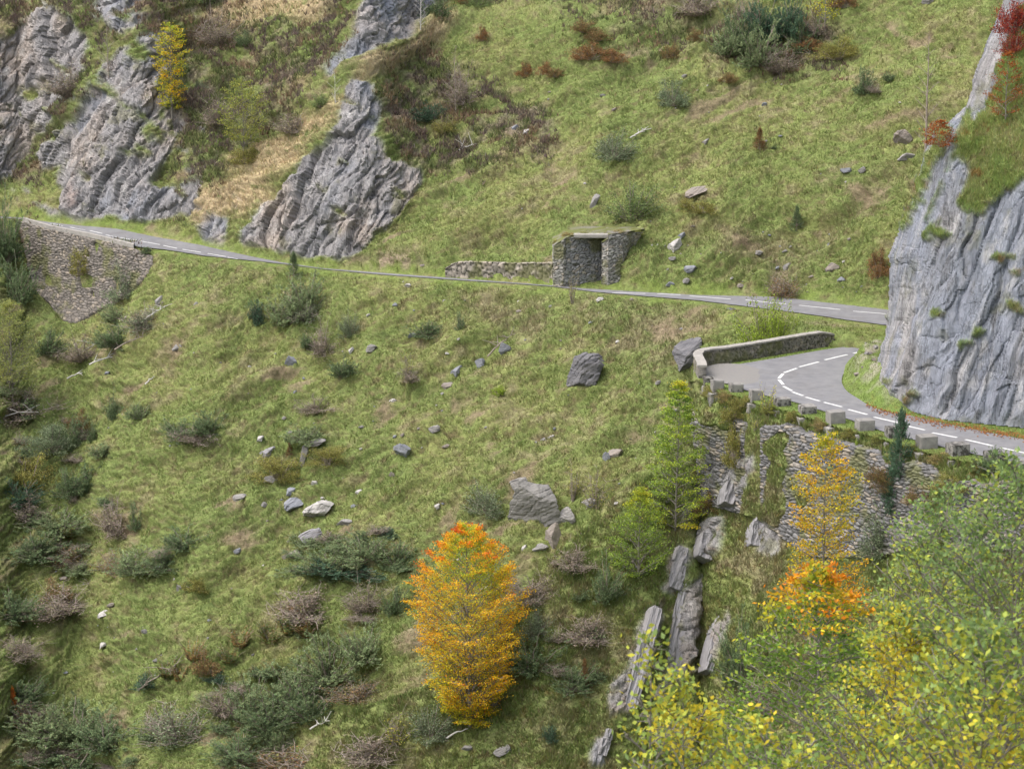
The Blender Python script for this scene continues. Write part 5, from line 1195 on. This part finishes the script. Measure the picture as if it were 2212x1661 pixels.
 ('twiggy', 'purple', 1000, 240, 90, 60, 'bare shrub among the dark heath on the crag'),
 ('willow', 'mound', 960, 300, 60, 34, 'yellowish leafy shrub in the dark heath on the crag'),
 ('juniper', 'dark', 930, 270, 80, 40, 'dark ivy patch on the right of the crag'),
 ('sapling', 'mound', 1242, 668, 36, 62, 'thin yellow-green sapling just below the middle of the road'),
 ('sapling', 'mound', 1290, 1100, 110, 80, 'thin yellowish sapling right of the huge boulder'),
 ('sapling', 'mound', 1240, 1090, 70, 70, 'slender green sapling above the huge boulder'),
]
for kd, pk, x, y, w, h, lab in BU:
    if not w or w < 11: continue
    nm = dict(juniper='juniper', juniper_pale='juniper', twiggy='brushwood', heath='heath', willow='willow', fern='fern', sapling='sapling', conifer='conifer', mound='bush')[kd]
    bush(nm, kd, x, y, w, h, lab, pk, dict(twiggy='brush', conifer='small conifer', fern='fern', sapling='sapling').get(kd, 'shrub'), sheet='near' if (1500 < x and 860 < y and y < 1300) else None)
    if lab.startswith(('dark green tree mass',)): pass
for k in range(11):
    b0, b1 = blk[k], blk[k+1]; x, y = z2(((b0[0]+b1[0])/2-12, (b0[2]+b1[2])/2+38)); D = ZC/tau(y-12)
    gpt = P3(np.array(x), np.array(y-6.), D); gpt[2] -= .35
    bush('grass_clump', 'mound', x, y, 46, 24, 'grass clump between the %s and %s guard blocks from the parapet wall' % (ORD[k], ORD[k+1]), ['mound', 'straw', 'mound', 'bright2'][k % 4], 'grass clump', 'grass clumps between the guard blocks', P=gpt)
for k, (x, y, w) in enumerate([(1205, 527, 26), (1226, 511, 30), (1262, 508, 34), (1300, 511, 26), (1335, 506, 40), (1375, 505, 44)]):
    D = Dn+1.2+(k == 5)*1.2
    bush('grass_clump', 'mound', x, y, w, 9, 'grass clump %s along the roof edge of the stone shelter, counted from the left' % ORD[k], ['mound', 'straw', 'bright2'][k % 3], 'grass clump', 'grass clumps on the shelter roof', P=P3(np.array(float(x)), np.array(float(y)), D))
for x, y, w, h, lab in [(2205, 75, 90, 90, 'deep red leafed bush at the top right corner of the cliff'), (2195, 120, 60, 50, 'lower part of the red foliage on the cliff top')]:
    bush('red_shrub', 'willow', x, y, w, h, lab, 'redleaf' if 'redleaf' in PAL else 'orange', 'shrub', P=pickc(x, y))

# ---- broadleaved trees ------------------------------------------------------------
def beech(name, x, ybase, ytop, env, colfn, nprim, nsec, nleaf, leaf, label, cat='tree', P=None, D=None, sheet=None, rise=.9, h0=.04, rt=None, lean=0., sec=.45, seed=1, flatness=.35, barkm='bark', bareness=0., twigr=.5):
    global rng
    keep = rng; rng = np.random.default_rng(seed)
    g = pick(x, ybase, sheet) if P is None else np.array(P, float)
    Dg = g[1]; H = (ybase-ytop)/FP*Dg/math.cos(PITCH)*1.0
    rt = rt or H*.012; e = empty(name, g-np.array([0, 0, .1]))
    lines = []; tz = np.linspace(0, 1, 14); tr = np.stack([lean*H*tz+.012*H*fbm(np.stack([tz*3, 0*tz, 0*tz], -1), 2, seed), .01*H*fbm(np.stack([tz*3, 0*tz+9, 0*tz], -1), 2, seed), tz*H*.98], 1)
    lines.append((tr, rt*(1-tz*.93)))
    def tp(z): return np.array([np.interp(z, tr[:, 2], tr[:, k]) for k in range(3)])
    LC = []; LD = []; LT = []; LR = []
    eh = [p[0] for p in env]; er = [p[1] for p in env]
    for k in range(nprim):
        te = (k+.5)/nprim; te = h0+(1-h0)*te**.92; r = np.interp(te, eh, er)*H*rng.uniform(.80, 1.04); az = k*2.39996+rng.normal()*.3
        zs = max(te*H-r*rise, h0*H*.6+.02*H*rng.random()); b = tp(min(zs, H*.96)); 
        tip = tp(te*H)+np.array([math.cos(az)*r, math.sin(az)*r, 0]); tip[2] = te*H+rng.normal()*.01*H
        p = crv(b, tip, rng.uniform(.05, .2), 8, .01*r); rb = max(rt*.42*(1-te)+.004*H*.3, .006)*twigr*2; lines.append((p, np.linspace(rb, .006 if H > 3 else .002, 8)))
        L = np.linalg.norm(tip-b); axis = unit(tip-b); hz = unit(np.array([-axis[1], axis[0], 0.001]))
        for q in range(nsec):
            f = .22+.78*(q+rng.random())/nsec; s0 = np.array([np.interp(f, np.linspace(0, 1, 8), p[:, c]) for c in range(3)])
            sg = 1 if q % 2 else -1; ln = L*sec*(1.15-f)*rng.uniform(.7, 1.2)+.02*H; dd = unit(axis*.75+hz*sg*rng.uniform(.5, 1)+rng.normal(size=3)*flatness*.5); t_ = s0+dd*ln
            pp = crv(s0, t_, .12, 4); lines.append((pp, np.linspace(rb*.3+.003, .003, 4)))
            m = rng.poisson(nleaf); 
            if bareness and rng.random() < bareness: m = 0
            tt = rng.uniform(.1, 1.08, (m, 1)); c = s0+(t_-s0)*tt; c[:, 2] += .12*ln*(tt*(1-tt))[:, 0]*4*.25; c += rng.normal(size=(m, 3))*np.array([1, 1, flatness])*leaf*1.1
            LC.append(c); LD.append(unit(dd+rng.normal(size=(m, 3))*.6)); LT.append(c[:, 2]/H); LR.append(np.hypot(c[:, 0]-lean*c[:, 2], c[:, 1])/(np.interp(c[:, 2]/H, eh, er)*H+.05*H))
    SV, SF = tubes(lines, 5); mk('trunk', SV, SF, M[barkm], e)
    c = np.concatenate(LC); d = np.concatenate(LD); t = np.concatenate(LT); r = np.concatenate(LR)
    V, F = leafquads(c, d, leaf*rng.uniform(.7, 1.25, len(c)), leaf*.62*rng.uniform(.8, 1.2, len(c)))
    cc = colfn(t, r, rng.random(len(c)), fbm(c/H*6, 2, seed)); cc = cc*(1.0+.22*rng.normal(size=(len(c), 1)))
    mk('crown', V, F, M['leaf'], e, np.repeat(np.clip(cc, .01, .85), 4, 0), smooth=False); rng = keep
    return tag(e, label, cat)
def ramp(keys, v):
    ks = np.array([k[0] for k in keys]); cs = np.array([k[1] for k in keys]); return np.stack([np.interp(v, ks, cs[:, i]) for i in range(3)], -1)
RED, ORG, GOLD, YEL, LIME, GRN = (.46, .085, .015), (.64, .21, .015), (.68, .36, .015), (.50, .42, .03), (.30, .38, .04), (.16, .26, .05)
beech('beech_tree', 1012, 1566, 1098, [(0, .08), (.05, .12), (.12, .13), (.2, .18), (.3, .25), (.42, .285), (.55, .29), (.68, .27), (.8, .22), (.9, .155), (.97, .085), (1, .02)],
      lambda t, r, q, n: ramp([(-.2, LIME), (.15, YEL), (.48, GOLD), (.8, ORG), (1.05, RED)], .19+.5*sstep(.70, 1.0, t)+.20*sstep(.0, .4, t)+(r-.8)*(.5+1.6*sstep(.6, .9, t))+(q-.5)*.5+n*.25+(q > .95)*.4)*1.25, 112, 18, 27, .135, 'large golden orange beech with red top standing alone at the bottom of the meadow', seed=3, rt=.19, rise=.95)
beech('beech_tree', 1462, 1150, 812, [(0, .05), (.1, .20), (.25, .24), (.45, .20), (.7, .13), (.9, .06), (1, .01)],
      lambda t, r, q, n: ramp([(-.1, GRN), (.35, LIME), (.8, YEL), (1.2, GOLD)], .16+(r-.6)*.4+(q-.5)*.5+.5*sstep(.87, 1, t)+.5*sstep(.22, .03, t)+n*.3)*1.1, 64, 12, 15, .15, 'slender bright green beech with yellow top left of the retaining wall', seed=5, rt=.10, rise=.5, sheet='near')
beech('beech_tree', 1375, 1250, 1045, [(0, .12), (.15, .3), (.35, .36), (.6, .30), (.85, .16), (1, .02)],
      lambda t, r, q, n: ramp([(-.1, GRN), (.5, LIME), (1.0, YEL), (1.3, GOLD)], .12+(r-.6)*.4+(q-.5)*.6+.5*sstep(.6, 1, t)+n*.3), 46, 10, 15, .14, 'lower bushy green beech leaning beside the slender one', seed=6, rt=.09, rise=.8, sheet='near')
def onray(x, y, D): return P3(np.array(float(x)), np.array(float(y)), D)
beech('beech_tree', 1765, 1480, 905, [(0, .03), (.2, .10), (.35, .17), (.45, .18), (.55, .15), (.62, .10), (.7, .13), (.8, .14), (.9, .08), (1, .01)],
      lambda t, r, q, n: ramp([(-.1, LIME), (.3, YEL), (.65, GOLD), (1.1, ORG)], .42+(r-.6)*.3+(q-.5)*.5+n*.4-.04+.3*sstep(.6, .3, t)), 74, 10, 11, .125, 'tall thin yellow beech in front of the retaining wall', P=onray(1765, 1480, 92), seed=7, rt=.10, rise=.55, h0=.22, sec=.4)
beech('beech_tree', 372, 266, 62, [(0, .05), (.25, .12), (.35, .14), (.5, .12), (.62, .18), (.8, .18), (.93, .12), (1, .02)],
      lambda t, r, q, n: ramp([(-.1, LIME), (.35, YEL), (.7, GOLD), (1.1, ORG)], .35+(r-.7)*.5+(q-.5)*.5+n*.4), 44, 8, 11, .2, 'slim yellow tree growing out of the rocks at the upper left', seed=8, rt=.16, rise=.6, h0=.15)
beech('birch_tree', 545, 352, 190, [(0, .08), (.25, .24), (.5, .36), (.75, .32), (.93, .18), (1, .05)],
      lambda t, r, q, n: ramp([(0, (.20, .25, .06)), (1, (.42, .38, .08))], .3+(q-.5)*.6+n*.3), 36, 9, 15, .2, 'small airy yellow-green tree on the straw ridge', seed=9, rt=.10, rise=1.1, h0=.2, bareness=.35)
beech('birch_tree', 20, 872, 655, [(0, .1), (.25, .25), (.5, .34), (.8, .26), (1, .03)],
      lambda t, r, q, n: ramp([(0, (.20, .25, .09)), (1, (.40, .38, .09))], .35+(q-.5)*.6+n*.3), 54, 11, 17, .17, 'airy pale yellow-green birch at the left edge', seed=10, rt=.11, rise=1.1, h0=.25, bareness=.15)
beech('small_tree', 1787, 78, -30, [(0, .1), (.3, .3), (.6, .36), (1, .1)], lambda t, r, q, n: ramp([(0, LIME), (1, YEL)], .6+(q-.5)*.8), 20, 6, 7, .2, 'small tree with yellow leaves and pale stems at the top edge', seed=12, rt=.08, rise=1.2, h0=.3, bareness=.3)
def bare(x, yb, yt, lab, seed, w=.16, P=None, mat='twig', n=26, rt=None, **k):
    return beech('bare_tree', x, yb, yt, [(0, .03), (.3, w), (.6, w*.9), (1, .02)], lambda t, r, q, n: ramp([(0, RED), (1, ORG)], q), n, 5, .02, .08, lab, 'bare tree', P=P, seed=seed, rise=1.0, h0=.15, barkm=mat, rt=rt, **k)
bare(2052, 302, 32, 'tall leafless thin tree at the left edge of the cliff', 21, .12, P=pick(2000, 350), n=26)
bare(885, 82, -30, 'bare pale tree in front of the top middle crag', 22, .16, mat='palewood')
bare(985, 262, 120, 'grey leafless sapling above the dark heath of the crag', 23, .22)
bare(240, 170, 40, 'thin grey leafless tree among the top left rocks', 24, .2)
bare(730, 232, 150, 'bleached dead snag on the straw ridge', 25, .25, mat='palewood', n=9)
bare(1625, 54, -10, 'bare twiggy tree at the top edge in the middle', 26, .4)
def shrubtree(x, yb, yt, lab, P, env, cf, seed, **k): return beech('beech_sapling', x, yb, yt, env, cf, k.pop('n', 30), 7, k.pop('m', 8), k.pop('leaf', .12), lab, 'sapling', P=P, seed=seed, rise=.5, **k)
ocf = lambda t, r, q, n: .75*ramp([(0, (.32, .08, .02)), (.6, (.42, .13, .03)), (1.2, (.5, .26, .04))], .4+(q-.5)*.8+n*.3)
shrubtree(2172, 262, 118, 'orange-red beech sapling on the cliff face', pickc(2176, 262)+np.array([0, -.3, 0]), [(0, .1), (.2, .3), (.4, .32), (.8, .16), (1, .03)], ocf, 31)
shrubtree(2042, 312, 255, 'low orange-red leafed bush at the foot of the tall leafless tree', pickc(2062, 322)+np.array([-.9, -.2, 0]), [(0, .4), (.3, .7), (.7, .5), (1, .1)], ocf, 32, m=9)

# ---- foreground trees, rooted on the near bank ------------------------------------
def bankz(D): return 29.4-.42*D if D < 40 else 12.6-(D-40)*.62
def fgbase(x, D): a = P3(np.array(float(x)), np.array(1661.), D); return np.array([a[0], D, bankz(D)])
def fgtree(name, x, ytop, D, env_px, cf, lab, seed, **k):
    b = fgbase(x, D); top = P3(np.array(float(x)), np.array(float(ytop)), D)[2]; H = top-b[2]; f = FP/D
    yb = ytop+H*math.cos(PITCH)*f
    env = sorted([((top-b[2]-(yy-ytop)/f)/H, ww/2/f/H) for yy, ww in env_px]); env = [(0, .03)]+env
    return beech(name, x, yb, ytop, env, cf, k.pop('n', 60), k.pop('ns', 9), k.pop('m', 10), k.pop('leaf', .07), lab, P=b, seed=seed, **k)
fgtree('beech_tree', 1752, 1215, 30, [(1215, 10), (1250, 110), (1290, 200), (1340, 270), (1420, 330), (1500, 420), (1600, 520), (1700, 600)],
       lambda t, r, q, n: ramp([(0, GRN), (.3, LIME), (.65, YEL), (.9, GOLD), (1.2, ORG)], .28+(r-.75)*1.5+(q-.5)*.4+.95*sstep(.80, .97, t)+n*.3), 'young foreground beech, green inside with orange branch tips', 41, n=76, m=13, leaf=.082, rt=.035, rise=.45, h0=.35, sec=.5, twigr=.6)
LV = 1
wcf = lambda a: (lambda t, r, q, n: ramp([(0, (.17, .25, .09)), (.35, (.29, .38, .09)), (.6, (.44, .46, .06)), (1, (.58, .45, .035))], a+(q-.5)*.8+n*.6+.3*sstep(.8, .4, t)))
for k_, (x, yt, D, env, a, lab, kw) in enumerate([
    (2170, 985, 19, [(985, 60), (1050, 220), (1150, 380), (1300, 480), (1500, 560), (1700, 600)], .22, 'tall grey-green foreground willow at the right edge', dict(n=84, m=17, leaf=.055)),
    (2010, 1040, 22, [(1040, 50), (1110, 200), (1220, 300), (1400, 380), (1600, 440), (1700, 460)], .28, 'green foreground willow just left of the tallest one', dict(n=66, m=16, leaf=.055)),
    (1925, 1300, 19, [(1300, 40), (1360, 130), (1450, 260), (1600, 420), (1700, 480)], .5, 'yellow speckled foreground willow between the beech and the green willows', dict(n=66, m=13, leaf=.055)),
    (2120, 1330, 14, [(1330, 60), (1400, 260), (1500, 420), (1700, 560)], .55, 'yellow leafed foreground willow in the bottom right corner', dict(n=66, m=13, leaf=.06)),
    (1480, 1445, 17, [(1445, 30), (1490, 120), (1560, 220), (1700, 330)], .55, 'yellow foreground willow at the bottom, left of the beech', dict(n=34, m=12, leaf=.06)),
    (1399, 1335, 15, [(1335, 14), (1380, 46), (1450, 60), (1520, 90), (1620, 150), (1700, 200)], .34, 'single upright willow shoot, leftmost in the foreground', dict(n=26, m=4, leaf=.06)),
    (1660, 1530, 15, [(1530, 50), (1580, 240), (1700, 380)], .46, 'leafy foreground willow below the beech crown', dict(n=34, m=12, leaf=.06)),
    ]):
    fgtree('willow_tree', x, yt, D, env, wcf(a), lab, 50+k_, rt=.03, rise=1.1, h0=.3, sec=.4, ns=8, flatness=.9, **kw)

# low junipers and brush that close the thickets of the lower left
TH = [[(0, 860), (150, 880), (230, 960), (260, 1040), (120, 1080), (0, 1120)], [(20, 1130), (230, 1080), (330, 1140), (420, 1200), (380, 1260), (200, 1250), (20, 1240)], [(30, 1540), (260, 1520), (340, 1600), (330, 1661), (0, 1661)],
      [(440, 1470), (600, 1370), (800, 1330), (880, 1400), (820, 1500), (640, 1620), (470, 1600)], [(650, 1180), (880, 1140), (900, 1230), (780, 1280), (660, 1270)], [(1080, 1280), (1290, 1210), (1310, 1480), (1180, 1520), (1080, 1450)]]
for poly in TH:
    xs_, ys_ = [p[0] for p in poly], [p[1] for p in poly]; k = 0
    while k < 13:
        x, y = random.uniform(min(xs_), max(xs_)), random.uniform(min(ys_), max(ys_))
        if not inpoly(np.array([x]), np.array([y]), poly)[0]: continue
        kd, pk, nm, lb, gr = random.choice([('juniper', 'juniper', 'juniper', 'low juniper filling in the scrub thickets between the larger bushes', 'low junipers in the thickets'), ('juniper_pale', 'juniper_pale', 'juniper', 'low pale juniper filling in the scrub thickets between the larger bushes', 'low pale junipers in the thickets'), ('twiggy', 'purple', 'brushwood', 'low bare brushwood filling in the scrub thickets between the larger bushes', 'low brushwood in the thickets')])
        bush(nm, kd, x, y, random.uniform(36, 72), random.uniform(12, 30), lb, pk, 'shrub', gr); k += 1

# dead branches lying in the left meadow
def branch(x, y, w, h, lab, seed, mat='palewood', n=7):
    r = np.random.default_rng(seed); g = pick(x, y); s = g[1]/FP; L = []
    a = np.array([-w/2*s, 0, 0]); b = np.array([w/2*s, .3, h*s]); main = crv(a, b, .25, 9, .04); L.append((main, np.linspace(.09, .03, 9)))
    for _ in range(n):
        i = r.integers(1, 8); e = main[i]+np.array([r.normal()*.25*w*s, r.normal()*.5, abs(r.normal())*.25*w*s]); L.append((crv(main[i], e, .2, 5, .02), np.linspace(.045, .015, 5)))
    V, F = tubes(L, 5); o = mk('dead_branch', V, F, M[mat]); o.location = g+np.array([0, -.2, .15]); tag(o, lab, 'dead branch', 'fallen dead branches')
branch(255, 800, 80, 20, 'bleached branch fan right below the arching dead brush', 1)
branch(300, 770, 70, 30, 'long brown fallen branch under the juniper in the left meadow', 2, 'twig')
branch(195, 780, 60, 34, 'arching bleached dead branch in the left meadow', 3)
branch(350, 700, 44, 26, 'bleached root-like branches on the crest below the far wall', 4)
branch(30, 915, 120, 24, 'grey fallen branches at the left edge', 5)
branch(180, 835, 40, 14, 'small bleached stick lower in the left meadow', 6, n=3)
branch(330, 835, 20, 16, 'short tan stick standing at an angle in the meadow', 7, n=1)
branch(1085, 780, 60, 50, 'thin fallen branches left of the upright bluish stone', 8, 'twig')
branch(700, 1590, 40, 16, 'short log on the spur at the bottom', 9)
branch(990, 1600, 50, 20, 'pale log lying just below the orange beech', 11, n=1)
branch(1385, 305, 46, 20, 'grey dead branch at the left of the grey-green willow', 12)
branch(350, 1500, 90, 50, 'leafless leaning bush branches by the lower fern row', 13, 'twig', 12)
branch(1010, 325, 40, 14, 'white dead branches in the heath on the crag', 14)
